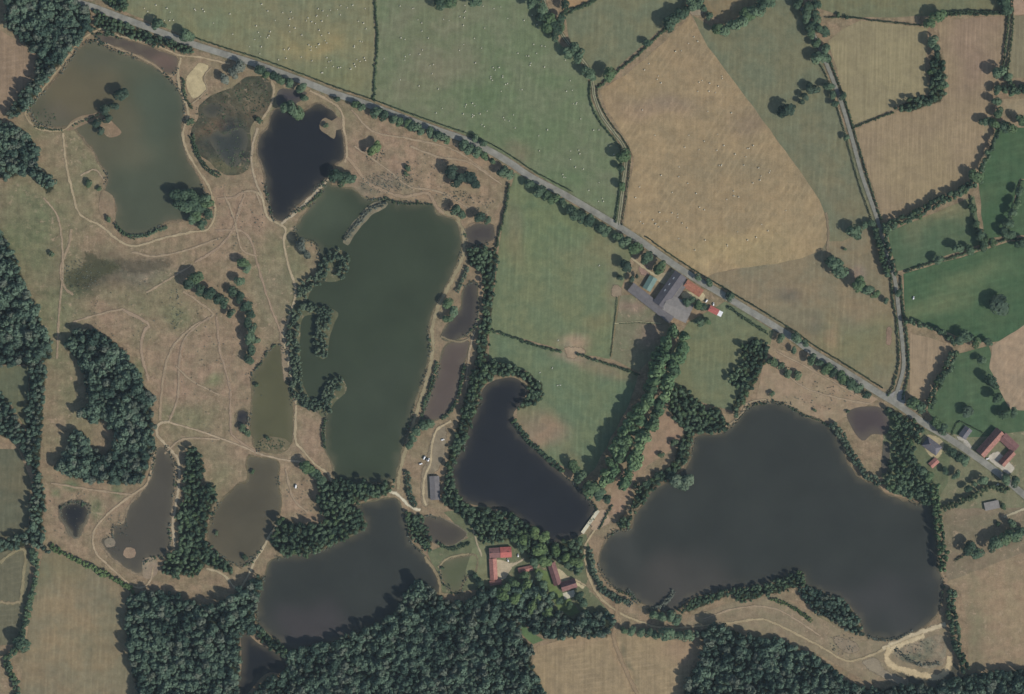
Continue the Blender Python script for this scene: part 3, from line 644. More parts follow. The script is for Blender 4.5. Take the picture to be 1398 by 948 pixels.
track([(352, 175), (345, 200), (344, 225), (350, 250), (358, 268)], 4, (164, 148, 122), label='bank track beside the navy pond')
track([(371, 110), (374, 126), (367, 150), (352, 170)], 4, (160, 144, 116), label='dike beside the marsh')
track([(418, 632), (383, 627), (350, 618), (316, 604), (273, 589), (232, 577)], 3, (168, 150, 124), label='cross track towards the crescent wood')
track([(232, 576), (218, 579), (215, 594), (233, 614), (244, 632), (243, 670), (237, 708), (236, 720), (239, 747)], 4.6, (174, 158, 130), label='pale track beside the long brown pond')
track([(218, 574), (220, 545), (225, 505), (234, 478), (250, 458), (268, 443), (291, 430), (268, 410), (250, 398)], 3.2, (160, 142, 116), True, 'looping heath track')
track([(232, 574), (243, 541), (245, 493), (254, 460), (286, 433)], 3, (156, 138, 114), True, 'parallel heath track')
track([(296, 432), (300, 478), (305, 495), (314, 531), (315, 581), (320, 597), (350, 617)], 3, (158, 138, 114), True, 'heath track past the small pool')
track([(167, 422), (203, 443), (197, 452), (193, 478), (203, 520)], 4.0, (162, 142, 118), True, 'worn track along the crescent wood')
track([(212, 615), (208, 632), (203, 655), (197, 665), (177, 678), (152, 698), (136, 714), (127, 731), (131, 754), (152, 776), (177, 797), (192, 803), (205, 794), (209, 774)], 3.6, (166, 148, 120), label='track ringing the long brown pond')
track([(282, 776), (304, 784), (327, 803), (350, 762), (358, 750), (372, 726), (382, 712)], 4, (172, 158, 128), label='dike track below the brown pond')
track([(600, 288), (612, 292), (623, 297), (631, 313), (634, 336), (629, 359), (611, 394), (597, 422), (590, 450), (591, 480), (583, 518), (571, 556), (556, 607), (546, 645), (543, 668)], 6.5, (150, 138, 108), label='broad dike along the largest fishpond')
track([(531, 671), (540, 674), (548, 680), (560, 692), (574, 697)], 4.6, (206, 196, 168), label='whitish track at the end of the dike')
track([(616, 575), (598, 586), (590, 605), (588, 630), (580, 652), (578, 676), (582, 690)], 4, (176, 160, 128), label='sandy path behind the shed')
track([(695, 248), (688, 290), (676, 334), (650, 338), (636, 338)], 3, (150, 134, 106), label='path around the small brown pond')
track([(652, 438), (642, 476), (638, 505), (636, 532)], 3.2, (160, 144, 118), label='path inside the tree belt')
track([(602, 460), (625, 467), (640, 462), (652, 445)], 3, (136, 124, 98), label='earth bank between two ponds')
track([(423, 124), (451, 139), (466, 152), (470, 177), (474, 208), (471, 222)], 4, (164, 146, 118), label='track beside the navy pond')
track([(474, 215), (487, 230), (500, 248), (522, 260), (552, 269), (583, 264), (596, 283), (606, 292)], 4.5, (160, 140, 114), True, 'sandy edge above the largest fishpond')
track([(812, 724), (799, 746), (801, 776), (811, 804), (827, 823), (852, 840), (892, 855), (918, 857), (943, 856), (979, 852), (1004, 850), (1029, 846), (1050, 848), (1086, 865), (1124, 885), (1154, 902), (1180, 898), (1210, 885), (1245, 867), (1291, 852)], 4, (166, 150, 118), label='track around the biggest lake')
track([(1205, 886), (1245, 868), (1291, 852)], 7.5, (190, 174, 142), label='pale dam of the biggest lake')
track([(1216, 886), (1210, 898), (1220, 910), (1246, 918), (1281, 925), (1294, 910), (1297, 896)], 10.5, (196, 176, 138), label='sandy earth ring around the basin')
track([(1216, 886), (1240, 876), (1262, 868)], 8, (194, 176, 140), label='sandy top of the basin ring')
track([(800, 800), (786, 792), (774, 788)], 3.5, (166, 152, 122), label='drive to the long house')
track([(842, 812), (842, 850), (838, 870), (850, 905), (870, 948)], 5, (152, 132, 104), True, 'grass track down to the stubble')
track([(904, 366), (896, 376), (880, 366), (862, 352)], 4, (176, 162, 130), label='track beside the roadside row')
track([(1370, 706), (1386, 700), (1400, 694), (1419, 690)], 4, (170, 160, 132), label='drive below the gardens')
track([(846, 404), (840, 440), (834, 488)], 2.2, (132, 120, 90), True, 'fence line of the paddock')
track([(838, 442), (872, 440), (902, 442)], 3, (150, 144, 112), label='mown strip across the paddock')
track([(1128, 290), (1131, 320), (1129, 345)], 3, (136, 122, 98), True, 'headland of the stubble field')
track([(1046, 546), (1022, 550), (1010, 568), (985, 588)], 3.5, (160, 144, 116), label='shore path under the trees')
track([(0, 768), (20, 754), (34, 752), (32, 790), (28, 822)], 4, (146, 136, 104), True, 'pale headland of the brown field corner')
track([(0, 822), (14, 824), (28, 822)], 4, (150, 136, 106), True, 'pale strip across the brown field corner')
for k, pp in enumerate([[(100, 440), (140, 428), (168, 422)], [(110, 240), (130, 232), (142, 246)], [(60, 270), (80, 300), (86, 360), (80, 440), (78, 490)], [(306, 264), (320, 300), (330, 340), (350, 350)],
        [(330, 262), (348, 262), (356, 280)], [(480, 150), (510, 180), (560, 190), (620, 205), (670, 240)], [(484, 200), (520, 225), (560, 255), (600, 262), (640, 285)], [(560, 200), (600, 215), (640, 222), (685, 252)],
        [(240, 500), (262, 520), (300, 540)], [(225, 620), (250, 600), (300, 600)], [(70, 660), (120, 668), (180, 676)], [(390, 640), (400, 680), (420, 700)], [(180, 345), (215, 350), (260, 340), (300, 325)], [(200, 400), (225, 385), (262, 362)],
        [(1060, 500), (1100, 530), (1150, 545), (1190, 552)], [(1060, 480), (1110, 506), (1180, 545)], [(960, 845), (1010, 830), (1060, 832), (1120, 868)]]):
    track(pp, 2.6, (162, 144, 118), True, 'worn footway on the dry grass')
track([(640, 706), (648, 730), (652, 744), (658, 760)], 3, (166, 154, 126), label='hamlet path beside the brown pond')
track([(580, 760), (598, 788), (602, 810), (612, 812)], 5, (140, 126, 98), label='bank between two ponds')
track([(598, 775), (612, 762), (640, 756)], 3, (148, 136, 106), label='bank of the olive fishpond')
track([(690, 706), (694, 722), (700, 738)], 3.5, (166, 142, 116), label='footpath through the hamlet trees')

# ================================================================== FOLIAGE
def crown_np(seed, nl, per, qs, flat=0.75, spread=0.6, lobe=(0.38, 0.55), tall=1.0):
    """a crown as leaf sprays on lobes, radius about 1; z from 0 to about 2*flat*tall"""
    r = np.random.default_rng(seed); V, F = [], []
    cen = []
    for i in range(nl):
        a = r.uniform(0, 6.28) if i else 0; rad = math.sqrt(r.uniform(0.02, 1)) * spread if i else 0.05
        zz = r.uniform(0.42, 0.86) * (1.12 - 0.45 * rad) if i else 0.88
        cen.append((rad * math.cos(a), rad * math.sin(a), zz * 1.5 * flat * tall + 0.15, r.uniform(*lobe)))
    k = 0
    for (cx, cy, cz, lr) in cen:
        d = r.normal(size=(per, 3)); d[:, 2] = np.abs(d[:, 2]) * 1.0 - 0.25
        d /= np.linalg.norm(d, axis=1, keepdims=True)
        p = np.array([cx, cy, cz]) + d * lr * r.uniform(0.86, 1.04, (per, 1)) * np.array([1, 1, 0.9 * tall])
        for q, nrm in zip(p, d):
            nn = nrm + r.normal(size=3) * 0.17 + np.array([0, 0, 0.12]); nn /= np.linalg.norm(nn)
            u = np.cross(nn, [0.3, 0.5, 0.8]); u /= np.linalg.norm(u); v = np.cross(nn, u)
            s1, s2 = qs * r.uniform(0.6, 1.25), qs * r.uniform(0.5, 1.0)
            an = r.uniform(0, 3.14); u, v = u * math.cos(an) + v * math.sin(an), -u * math.sin(an) + v * math.cos(an)
            bend = nn * s1 * 0.25
            V += [q - u * s1, q - v * s2 + bend * .5, q + u * s1 - bend, q + v * s2]
            F.append((k, k + 1, k + 2, k + 3)); k += 4
    return np.array(V), np.array(F)

PROTO = {
    'tree': [crown_np(100 + i, 9, 46, 0.19, 0.75, 0.58, (0.4, 0.58)) for i in range(6)],
    'mass': [crown_np(200 + i, 6, 30, 0.25, 0.75, 0.6, (0.42, 0.62)) for i in range(6)],
    'poplar': [crown_np(300 + i, 9, 40, 0.22, 1.0, 0.6, (0.4, 0.55), 1.0) for i in range(4)],
    'bush': [crown_np(400 + i, 4, 22, 0.27, 0.55, 0.5, (0.4, 0.6)) for i in range(4)],
    'tuft': [crown_np(500 + i, 2, 8, 0.42, 0.45, 0.35, (0.4, 0.6)) for i in range(3)],
}

def lean(x, y, h):
    """a crown's middle stands h*0.6 above the base, so its base lies a little nearer to the point under the aircraft"""
    k = 1 - 0.6 * h / H
    return x * k, y * k

def trunk_np(h, r0, r1, n=6, limbs=3, seed=0, spread=0.5):
    rr = random.Random(seed); V, F = [], []
    def tube(a, b, ra, rb):
        a, b = Vector(a), Vector(b); d = (b - a).normalized(); u = d.orthogonal().normalized(); v = d.cross(u); s = len(V)
        for p, r in ((a, ra), (b, rb)):
            for i in range(n):
                t = i * 2 * math.pi / n; V.append(tuple(p + (u * math.cos(t) + v * math.sin(t)) * r))
        for i in range(n): F.append((s + i, s + (i + 1) % n, s + n + (i + 1) % n, s + n + i))
    tube((0, 0, 0), (0, 0, h * .62), r0, r1); tube((0, 0, h * .62), (0.03, 0.02, h), r1, r1 * .35)
    for i in range(limbs):
        a = i * 6.28 / max(1, limbs) + rr.uniform(-.5, .5)
        tube((0, 0, h * .45), (spread * math.cos(a), spread * math.sin(a), h * rr.uniform(.75, 1.0)), r1 * .7, r1 * .25)
    return V, F

# masses: every tree of a wood in one object (nobody could count them)
def mass_mesh(name, items, protos, mat, trunks=True):
    """items: (x, y, r, h, z0)"""
    Vs, Fs, Ts = [], [], []; off = 0
    for i, (x, y, r, h, z0) in enumerate(items):
        pv, pf = protos[int(RNG.integers(len(protos)))]
        a = RNG.uniform(0, 6.28); ca, sa = math.cos(a), math.sin(a)
        rx, ry = r * RNG.uniform(.85, 1.15), r * RNG.uniform(.85, 1.15)
        zb = h * 0.26 if trunks else 0.05 * h
        top = pv[:, 2].max()
        X = pv[:, 0] * rx; Y = pv[:, 1] * ry
        V = np.stack([x + X * ca - Y * sa, y + X * sa + Y * ca, z0 + zb + pv[:, 2] / top * (h - zb)], 1)
        Vs.append(V); Fs.append(pf + off); Ts.append(np.full(len(V), RNG.uniform(0, 1))); off += len(V)
        if trunks:
            w = 0.03 * h
            bx = np.array([(-w, -w), (w, -w), (w, w), (-w, w)])
            V = np.concatenate([np.c_[bx + (x, y), np.full(4, z0 - 0.1)], np.c_[bx * .5 + (x, y), np.full(4, z0 + h * .7)]])
            Vs.append(V); Fs.append(np.array([(0, 1, 5, 4), (1, 2, 6, 5), (2, 3, 7, 6), (3, 0, 4, 7)]) + off); Ts.append(np.zeros(8)); off += 8
    return mesh_np(name, np.concatenate(Vs), np.concatenate(Fs), (mat,), np.concatenate(Ts))

def fill(poly_px, spacing, rr, hh, inset=0.42, holes=()):
    P = jitter(resample([g(*p) for p in poly_px], 5.0), 1.6, len(poly_px) * 17 + int(spacing * 10))
    lo, hi = P.min(0), P.max(0); items = []
    row = 0; y = lo[1]
    pts = []
    while y < hi[1]:
        x = lo[0] + (spacing / 2 if row % 2 else 0)
        while x < hi[0]:
            pts.append((x + RNG.uniform(-.38, .38) * spacing, y + RNG.uniform(-.38, .38) * spacing)); x += spacing
        y += spacing * .87; row += 1
    pts = np.array(pts)
    pts = pts[inside(pts, P)]
    if len(pts) == 0: return []
    d = edge_dist(pts, P)
    for hpx in holes:
        hp = np.array([g(*p) for p in hpx]); kk = ~(inside(pts, hp)); pts, d = pts[kk], d[kk]
    for (x, y), dd in zip(pts, d):
        r = rr[0] + (rr[1] - rr[0]) * RNG.uniform(0, 1) ** 1.9
        if dd < r * inset: 
            if dd < r * .3: continue
            r = max(rr[0] * .8, dd / inset * .9)
        h = (hh[0] + (hh[1] - hh[0]) * (0.55 * RNG.uniform() + 0.45 * (r - rr[0]) / (rr[1] - rr[0] + 1e-6))) * (0.75 + 0.25 * min(1, r / rr[1] + .25))
        h *= 1 + 0.34 * math.sin(x / 13.0 + 2 * math.sin(y / 17.0)) * math.sin(y / 11.0 + 1.7 * math.sin(x / 19.0))
        x2, y2 = lean(x, y, h)
        items.append((x2, y2, r, h, 0.25))
    return items

def wood(poly, label, mat='forest', spacing=6.6, rr=(3.4, 8.6), hh=(12, 22), name='wood', holes=(), floor=True, proto='mass', cat='wood'):
    it = fill(poly, spacing, rr, hh, holes=holes)
    me = mass_mesh(name, it, PROTO[proto], LM[(mat, 1)], trunks=(proto == 'mass'))
    o = link(bpy.data.objects.new(name, me))
    tag(o, label, cat, None, 'stuff')
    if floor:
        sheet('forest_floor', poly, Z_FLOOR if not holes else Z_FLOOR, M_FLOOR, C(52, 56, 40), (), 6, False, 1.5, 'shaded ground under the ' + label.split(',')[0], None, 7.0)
    return o

def line_items(pts_px, w, rr, hh, step, z0=0.25, n_across=None):
    P = catmull([g(*p) for p in pts_px], False, step); T = np.gradient(P, axis=0)
    T /= np.linalg.norm(T, axis=1, keepdims=True) + 1e-9; Nn = np.stack([-T[:, 1], T[:, 0]], 1); it = []
    na = n_across or max(1, int(round(w / (rr[1] * 1.25))))
    for p, q in zip(P, Nn):
        for j in range(na):
            o = (((j + .5) / na - .5) if na < 3 else RNG.uniform(-.5, .5)) * max(0, w - rr[0]) + RNG.uniform(-.3, .3) * rr[1]
            r = RNG.uniform(*rr); h = RNG.uniform(*hh)
            x, y = p + q * o + RNG.uniform(-.25, .25, 2) * step
            x, y = lean(x, y, h); it.append((x, y, r, h, z0))
    return it

def hedge(pts, w, label, mat='hedge', h=(2.2, 3.6), z0=0.25, name='hedge', cat='hedge'):
    it = line_items(pts, w, (w * .36, w * .62) if w < 5 else (1.8, 3.0), h, max(1.3, w * .42) if w < 5 else 2.1, z0)
    o = link(bpy.data.objects.new(name, mass_mesh(name, it, PROTO['bush'], LM[(mat, 1)], trunks=False)))
    return tag(o, label, cat)

def belt(pts, w, label, mat='broad', rr=(3.4, 5.4), h=(9, 14), z0=0.3, name='tree_belt', cat='tree belt', step=4.6):
    it = line_items(pts, w, rr, h, step, z0)
    o = link(bpy.data.objects.new(name, mass_mesh(name, it, PROTO['mass'], LM[(mat, 1)], trunks=True)))
    return tag(o, label, cat, None, 'stuff')

def scrub(pts, w, label, mat='willow', h=(5, 9.5), rr=(2.4, 4.2), z0=0.6, name='scrub'):
    it = line_items(pts, w, rr, h, 2.8, z0)
    o = link(bpy.data.objects.new(name, mass_mesh(name, it, PROTO['bush'], LM[(mat, 1)], trunks=False)))
    return tag(o, label, 'scrub', None, 'stuff')

# ---- woods
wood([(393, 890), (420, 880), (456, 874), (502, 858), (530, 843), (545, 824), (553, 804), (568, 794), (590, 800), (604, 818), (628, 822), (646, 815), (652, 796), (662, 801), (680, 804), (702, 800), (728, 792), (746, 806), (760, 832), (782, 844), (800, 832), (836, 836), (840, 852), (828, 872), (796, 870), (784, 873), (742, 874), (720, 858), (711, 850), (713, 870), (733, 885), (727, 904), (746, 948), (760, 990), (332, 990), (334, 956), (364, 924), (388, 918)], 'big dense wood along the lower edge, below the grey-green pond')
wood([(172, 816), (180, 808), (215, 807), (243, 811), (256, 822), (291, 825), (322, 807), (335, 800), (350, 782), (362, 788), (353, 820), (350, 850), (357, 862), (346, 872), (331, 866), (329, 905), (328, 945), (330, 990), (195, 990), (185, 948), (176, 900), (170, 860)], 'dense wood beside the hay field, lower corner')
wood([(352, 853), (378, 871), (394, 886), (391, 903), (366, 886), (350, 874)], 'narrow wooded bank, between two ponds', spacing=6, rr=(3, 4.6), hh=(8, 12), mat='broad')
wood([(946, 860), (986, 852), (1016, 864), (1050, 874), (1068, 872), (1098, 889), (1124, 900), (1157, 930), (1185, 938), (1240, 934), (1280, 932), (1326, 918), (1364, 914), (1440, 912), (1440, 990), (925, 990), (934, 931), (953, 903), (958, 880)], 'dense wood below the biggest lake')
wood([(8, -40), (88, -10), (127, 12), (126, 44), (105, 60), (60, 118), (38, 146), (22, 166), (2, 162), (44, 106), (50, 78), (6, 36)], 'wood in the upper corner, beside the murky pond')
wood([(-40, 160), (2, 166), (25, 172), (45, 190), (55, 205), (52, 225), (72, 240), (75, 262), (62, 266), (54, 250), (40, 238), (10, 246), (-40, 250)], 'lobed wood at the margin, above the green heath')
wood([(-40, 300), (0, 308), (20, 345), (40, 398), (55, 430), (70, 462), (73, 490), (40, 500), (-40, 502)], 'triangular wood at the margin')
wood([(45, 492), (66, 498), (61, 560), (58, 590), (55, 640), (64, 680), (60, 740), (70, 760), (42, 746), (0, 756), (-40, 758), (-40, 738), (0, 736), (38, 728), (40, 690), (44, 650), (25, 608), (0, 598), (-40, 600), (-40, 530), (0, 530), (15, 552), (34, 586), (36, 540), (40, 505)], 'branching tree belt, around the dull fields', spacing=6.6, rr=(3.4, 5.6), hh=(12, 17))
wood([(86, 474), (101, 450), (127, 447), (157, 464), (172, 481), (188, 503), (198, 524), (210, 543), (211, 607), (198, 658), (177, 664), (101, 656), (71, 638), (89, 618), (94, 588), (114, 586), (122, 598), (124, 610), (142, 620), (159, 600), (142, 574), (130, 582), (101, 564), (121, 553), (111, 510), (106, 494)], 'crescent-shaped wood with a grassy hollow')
wood([(254, 610), (268, 607), (280, 632), (277, 660), (295, 662), (297, 682), (287, 708), (283, 736), (300, 758), (318, 770), (322, 790), (300, 780), (282, 774), (266, 790), (215, 786), (224, 759), (243, 748), (243, 715), (234, 712), (248, 682), (251, 636)], 'tree belt between two brown ponds', mat='broad', spacing=6.4, rr=(3, 5), hh=(8, 13))
wood([(432, 660), (464, 652), (527, 656), (540, 652), (536, 672), (527, 678), (482, 689), (498, 700), (503, 722), (464, 741), (426, 759), (396, 763), (370, 752), (370, 733), (382, 700), (400, 714), (444, 714), (432, 690)], 'tree belt along the grey-green pond', mat='broad', spacing=6.8, rr=(3.6, 5.6), hh=(10, 15))
wood([(634, 340), (660, 336), (676, 342), (682, 345), (674, 420), (669, 470), (660, 498), (645, 500), (650, 470), (654, 440), (660, 402), (656, 374), (636, 360)], 'dark tree belt beside the pasture', mat='broad', spacing=6.2, rr=(3, 5), hh=(8, 13))
wood([(644, 506), (654, 494), (669, 491), (702, 497), (722, 508), (744, 525), (741, 547), (722, 557), (706, 564), (702, 556), (720, 540), (716, 521), (700, 514), (677, 517), (660, 530), (655, 556), (646, 582), (636, 612), (622, 637), (624, 667), (640, 690), (700, 700), (728, 720), (737, 736), (760, 740), (796, 733), (798, 776), (790, 786), (774, 774), (748, 766), (742, 762), (736, 772), (722, 762), (706, 744), (694, 738), (670, 744), (656, 742), (640, 716), (612, 694), (603, 682), (607, 640), (612, 610), (625, 576), (632, 540)], 'wooded rim around the dark blue-black pond', mat='broad', spacing=6.6, rr=(3.4, 5.4), hh=(9, 14))
wood([(910, 532), (935, 524), (946, 540), (958, 544), (962, 558), (985, 554), (992, 574), (1004, 580), (985, 594), (952, 594), (946, 606), (943, 628), (926, 646), (893, 669), (879, 692), (866, 702), (860, 722), (838, 725), (840, 712), (857, 700), (865, 676), (880, 656), (905, 640), (918, 626), (926, 604), (934, 588), (912, 562)], 'tree belt on the near bank of the biggest lake', mat='broad', spacing=6.2, rr=(3, 5), hh=(8, 13))
wood([(1010, 472), (1030, 461), (1054, 470), (1048, 490), (1034, 520), (1020, 545), (1004, 572), (996, 558), (1009, 530), (996, 526), (992, 510), (1012, 496)], 'ragged thicket at the meadow end', mat='broad', spacing=6.4, rr=(3, 5), hh=(8, 13))
wood([(923, 836), (950, 813), (1004, 803), (1050, 795), (1090, 779), (1101, 786), (1098, 801), (1060, 812), (1012, 824), (1000, 814), (960, 830), (940, 838)], 'waterside thicket on the lower shore of the biggest lake', mat='broad', spacing=5.4, rr=(2.6, 4.2), hh=(6, 10))
wood([(1086, 806), (1098, 800), (1149, 816), (1172, 841), (1183, 868), (1168, 868), (1140, 852), (1105, 832)], 'waterside thicket with dense crowns', mat='forest', spacing=5.8, rr=(3, 4.8), hh=(8, 12))
wood([(1202, 552), (1218, 556), (1266, 584), (1258, 596), (1252, 620), (1262, 645), (1272, 660), (1276, 692), (1246, 684), (1214, 672), (1204, 662), (1214, 642), (1216, 606), (1212, 590), (1222, 580)], 'grove between the lake and the slate-roofed house', mat='broad', spacing=6.6, rr=(3.4, 5.8), hh=(9, 14))
wood([(552, 698), (576, 702), (592, 740), (588, 756), (570, 746), (558, 730)], 'small belt on the pond bank, by the hamlet', mat='broad', spacing=5.2, rr=(2.6, 4), hh=(6, 9))
wood([(1268, 72), (1286, 72), (1292, 100), (1292, 130), (1282, 142), (1246, 154), (1218, 156), (1222, 146), (1240, 136), (1266, 128), (1268, 100)], 'boot-shaped copse between straw and stubble', mat='broad', spacing=7, rr=(3.6, 5.6), hh=(10, 14))
wood([(127, 12), (165, 26), (205, 44), (268, 66), (262, 77), (230, 68), (200, 60), (165, 50), (128, 42)], 'belt of young trees along the road', mat='broad', spacing=5.6, rr=(2.4, 4.2), hh=(5, 9))
wood([(132, -14), (180, -12), (174, 12), (164, 20), (152, 12)], 'clump across the road from the corner wood', mat='broad', spacing=6.8, rr=(4, 5.5), hh=(10, 14))

# ---- tree belts along lines
belt([(1207, 311), (1228, 303), (1250, 293), (1282, 276), (1310, 262), (1334, 246)], 14, 'dense hedgerow of trees below the striped stubble')
belt([(1304, 482), (1290, 508), (1278, 530), (1268, 554)], 12, 'tree belt beside the bright green paddock')
belt([(1137, 578), (1152, 598), (1163, 620), (1180, 645), (1200, 660)], 12, 'shoreline belt below the maroon pond', 'willow', (2.8, 4.6), (7, 10))
belt([(1276, 664), (1279, 695), (1282, 725), (1287, 755), (1287, 778)], 13, 'tall row on the lake bank below the gardens', 'poplar', (3.4, 5), (14, 19))
belt([(1300, 808), (1298, 826), (1302, 850), (1306, 875), (1312, 898), (1318, 914)], 14, 'tree belt beside the sandy basin')
belt([(1290, 694), (1310, 686), (1332, 676), (1352, 666), (1376, 668)], 9, 'dark hedgerow below the gardens', 'hedge', (2.6, 4), (7, 10))
belt([(1306, 470), (1290, 456), (1262, 446), (1238, 437)], 9, 'hedgerow of trees above the pinkish strip')
belt([(44, 752), (50, 780), (42, 815), (34, 850), (24, 882), (10, 905), (24, 948), (34, 975)], 10, 'tree-lined hedge beside the hay field', 'broad', (2.8, 4.8), (6, 10))
belt([(70, 748), (110, 768), (148, 786), (182, 808)], 9, 'bushy hedge above the hay field', 'bright', (2.4, 4), (4, 7))
belt([(702, 576), (722, 602), (745, 622), (768, 644)], 8, 'bushy bank between pasture and dark pond', 'broad', (2.4, 3.8), (4, 7))
belt([(806, 752), (811, 782), (822, 804), (842, 818), (856, 822)], 9, 'bushes between track and biggest lake', 'willow', (2.6, 4.2), (5, 8))
belt([(1364, 178), (1352, 205), (1340, 232)], 8, 'hedgerow beside the dark green paddock')
belt([(1195, 314), (1203, 345), (1210, 374)], 9, 'trees on the meadow side of the lane', 'broad', (3.4, 4.8), (9, 12))
belt([(1207, 314), (1214, 342), (1221, 372)], 8, 'trees on the paddock side of the lane', 'broad', (3.4, 4.8), (9, 12))
belt([(1372, 118), (1398, 122), (1418, 124)], 18, 'thick clump between two pale fields', 'broad', (3.6, 5.4), (9, 13))

# ---- scrub
scrub([(404, 425), (400, 455), (402, 490), (405, 525), (414, 548), (432, 555)], 18, 'willow scrub on the long arm of the U-shaped spit')
scrub([(408, 420), (425, 421), (452, 427)], 14, 'willow scrub on the cross arm of the U-shaped spit')
scrub([(444, 432), (438, 455), (438, 486)], 19, 'willow scrub on the short arm of the U-shaped spit')
scrub([(440, 376), (444, 358), (458, 347), (470, 356), (464, 378)], 18, 'willow scrub on the head of the comma-shaped spit')
scrub([(410, 404), (414, 392), (428, 384), (444, 374)], 18, 'willow scrub on the tail of the comma-shaped spit')
scrub([(442, 560), (448, 540), (456, 524), (466, 522)], 19, 'willow scrub on the short spit')
scrub([(471, 328), (488, 306), (506, 286), (526, 278)], 7, 'grey scrub on the long spit', 'grey', (2, 4), (1.5, 2.6))
scrub([(526, 272), (553, 278), (590, 279)], 3.5, 'low bushes on the upper shore of the green fishpond', 'hedge', (1.6, 3), (1.3, 2.2))
scrub([(443, 574), (441, 592), (443, 612)], 5, 'bushes on the sandy bank', 'hedge', (2, 4), (1.4, 2.4))
scrub([(158, 306), (172, 321), (194, 323), (212, 316), (228, 310)], 6, 'bushes on the lower shore of the murky pond', 'broad', (2, 4), (1.4, 2.6))
scrub([(250, 108), (252, 128), (262, 148)], 5, 'bushes beside the sand pit', 'hedge', (2, 3.5), (1.2, 2.2))
scrub([(262, 186), (270, 210), (282, 230), (300, 240)], 8, 'bushes on the marsh bank', 'hedge', (2.5, 4.5), (1.6, 2.8))
scrub([(100, 172), (120, 163), (134, 156)], 3.5, 'low bushes along the treed spit', 'hedge', (1.5, 3), (1.2, 2))
scrub([(48, 173), (66, 177), (84, 178)], 3, 'low rim of bushes at the pond corner', 'hedge', (1.2, 2.4), (1, 1.6))
scrub([(597, 496), (588, 530), (578, 556)], 6, 'bushes on the outer bank of the pinkish pond', 'broad', (2.5, 5), (1.6, 2.8))
scrub([(634, 500), (626, 540), (616, 560), (604, 572)], 6, 'bushes on the inner bank of the pinkish pond', 'broad', (2.5, 5), (1.6, 2.8))
scrub([(556, 644), (558, 668), (566, 692)], 10, 'bushes beside the whitish track', 'willow', (3, 5), (2, 3.2))
scrub([(404, 290), (420, 280), (438, 264)], 5, 'reeds below the pale dike', 'hedge', (1.5, 3), (1.2, 2.2))
scrub([(638, 366), (632, 382), (624, 398)], 7, 'bushes on the fishpond dike', 'willow', (2.5, 5), (1.8, 3))
scrub([(1052, 818), (1080, 828), (1108, 848)], 6, 'bright young planting along the lake track', 'bright', (2.5, 4), (1.5, 2.4))
scrub([(1132, 582), (1118, 574), (1096, 566), (1078, 556)], 3.5, 'low reeds on the sandy shore', 'hedge', (1, 2.2), (1, 1.8))
scrub([(1186, 868), (1200, 874), (1225, 872), (1245, 862)], 4, 'reeds below the pale dam', 'grey', (1, 2.4), (1, 1.8))
scrub([(1222, 886), (1250, 906), (1282, 906)], 6, 'reeds in the silted basin', 'grey', (1, 2.4), (1, 2))
scrub([(886, 834), (905, 826), (920, 808)], 7, 'pale dead willow on the shallow shore', 'grey', (2, 5), (1.6, 3))
scrub([(858, 806), (866, 818), (858, 828)], 6, 'reeds in the shallow bay', 'grey', (1.5, 3), (1.4, 2.4))
scrub([(640, 742), (616, 750), (598, 742)], 6, 'bushes below the brown hamlet pond', 'hedge', (2, 4), (1.5, 2.6))

# ---- hedges
NV = [(p[0] + 5.0, p[1] - 7.5) for p in ROAD]
hedge([p for p in NV if 235 < p[0] < 515], 2.2, 'thin dark hedge on the meadow side of the main road, first stretch')
hedge([p for p in NV if 505 < p[0] < 845], 2.2, 'thin dark hedge on the meadow side of the main road, middle stretch')
hedge([p for p in NV if 850 < p[0] < 990], 2.4, 'thin hedge between the main road and the large stubble field')
hedge([p for p in NV if 980 < p[0] < 1215], 2.6, 'thin hedge between the main road and the dry olive meadow')
hedge([(512, 2), (514, 30), (516, 55), (513, 90), (511, 137)], 4.5, 'straight dark hedge dividing the two bale meadows')
hedge([(806, 112), (806, 135), (818, 165), (847, 203), (848, 240), (845, 270), (840, 304)], 3.2, 'hedge on the meadow side of the pale farm track')
hedge([(815, 118), (817, 135), (830, 162), (858, 202), (859, 235), (855, 270), (849, 308)], 2.2, 'thin hedge on the stubble side of the pale farm track')
hedge([(816, 120), (834, 105), (870, 76), (900, 48), (942, 12)], 5, 'hedge between small green meadow and stubble')
hedge([(768, 20), (786, 12), (806, 4), (822, -10)], 7, 'leafy hedge below the orange stubble corner')
hedge([(1124, 62), (1138, 96), (1152, 132), (1168, 185), (1184, 240), (1203, 300)], 3.6, 'hedge on the field side of the lane')
hedge([(1120, 88), (1132, 112), (1144, 150), (1156, 190), (1170, 242), (1190, 300)], 2.2, 'thin hedge on the meadow side of the lane')
hedge([(1128, 24), (1160, 24), (1200, 29), (1268, 36)], 2.6, 'thin hedge above the pale straw field')
hedge([(1280, 20), (1310, 18), (1340, 18), (1374, 17)], 8, 'thick leafy hedge above the brown stubble', h=(3.5, 6))
hedge([(1166, 175), (1186, 166), (1220, 154)], 3.4, 'thin hedge from the lane to the boot-shaped copse')
hedge([(1374, -10), (1377, 20), (1373, 60), (1369, 98)], 4.5, 'hedge on the stubble side of the field track', h=(3, 5))
hedge([(1381, -10), (1383, 30), (1379, 70), (1376, 100)], 3.6, 'hedge on the outer side of the field track', h=(3, 5))
hedge([(1236, 371), (1266, 361), (1300, 352), (1330, 342), (1372, 328), (1398, 326)], 4.6, 'hedge above the large green paddock')
hedge([(1326, 268), (1328, 290), (1334, 315), (1342, 334)], 5, 'hedge between two green paddocks')
hedge([(1394, 246), (1390, 270), (1381, 295), (1371, 324)], 5, 'hedge in front of the narrow paddock')
hedge([(1216, 376), (1218, 405), (1224, 440), (1227, 490), (1220, 526), (1212, 540)], 3.6, 'hedge on the dry-meadow side of the lower lane')
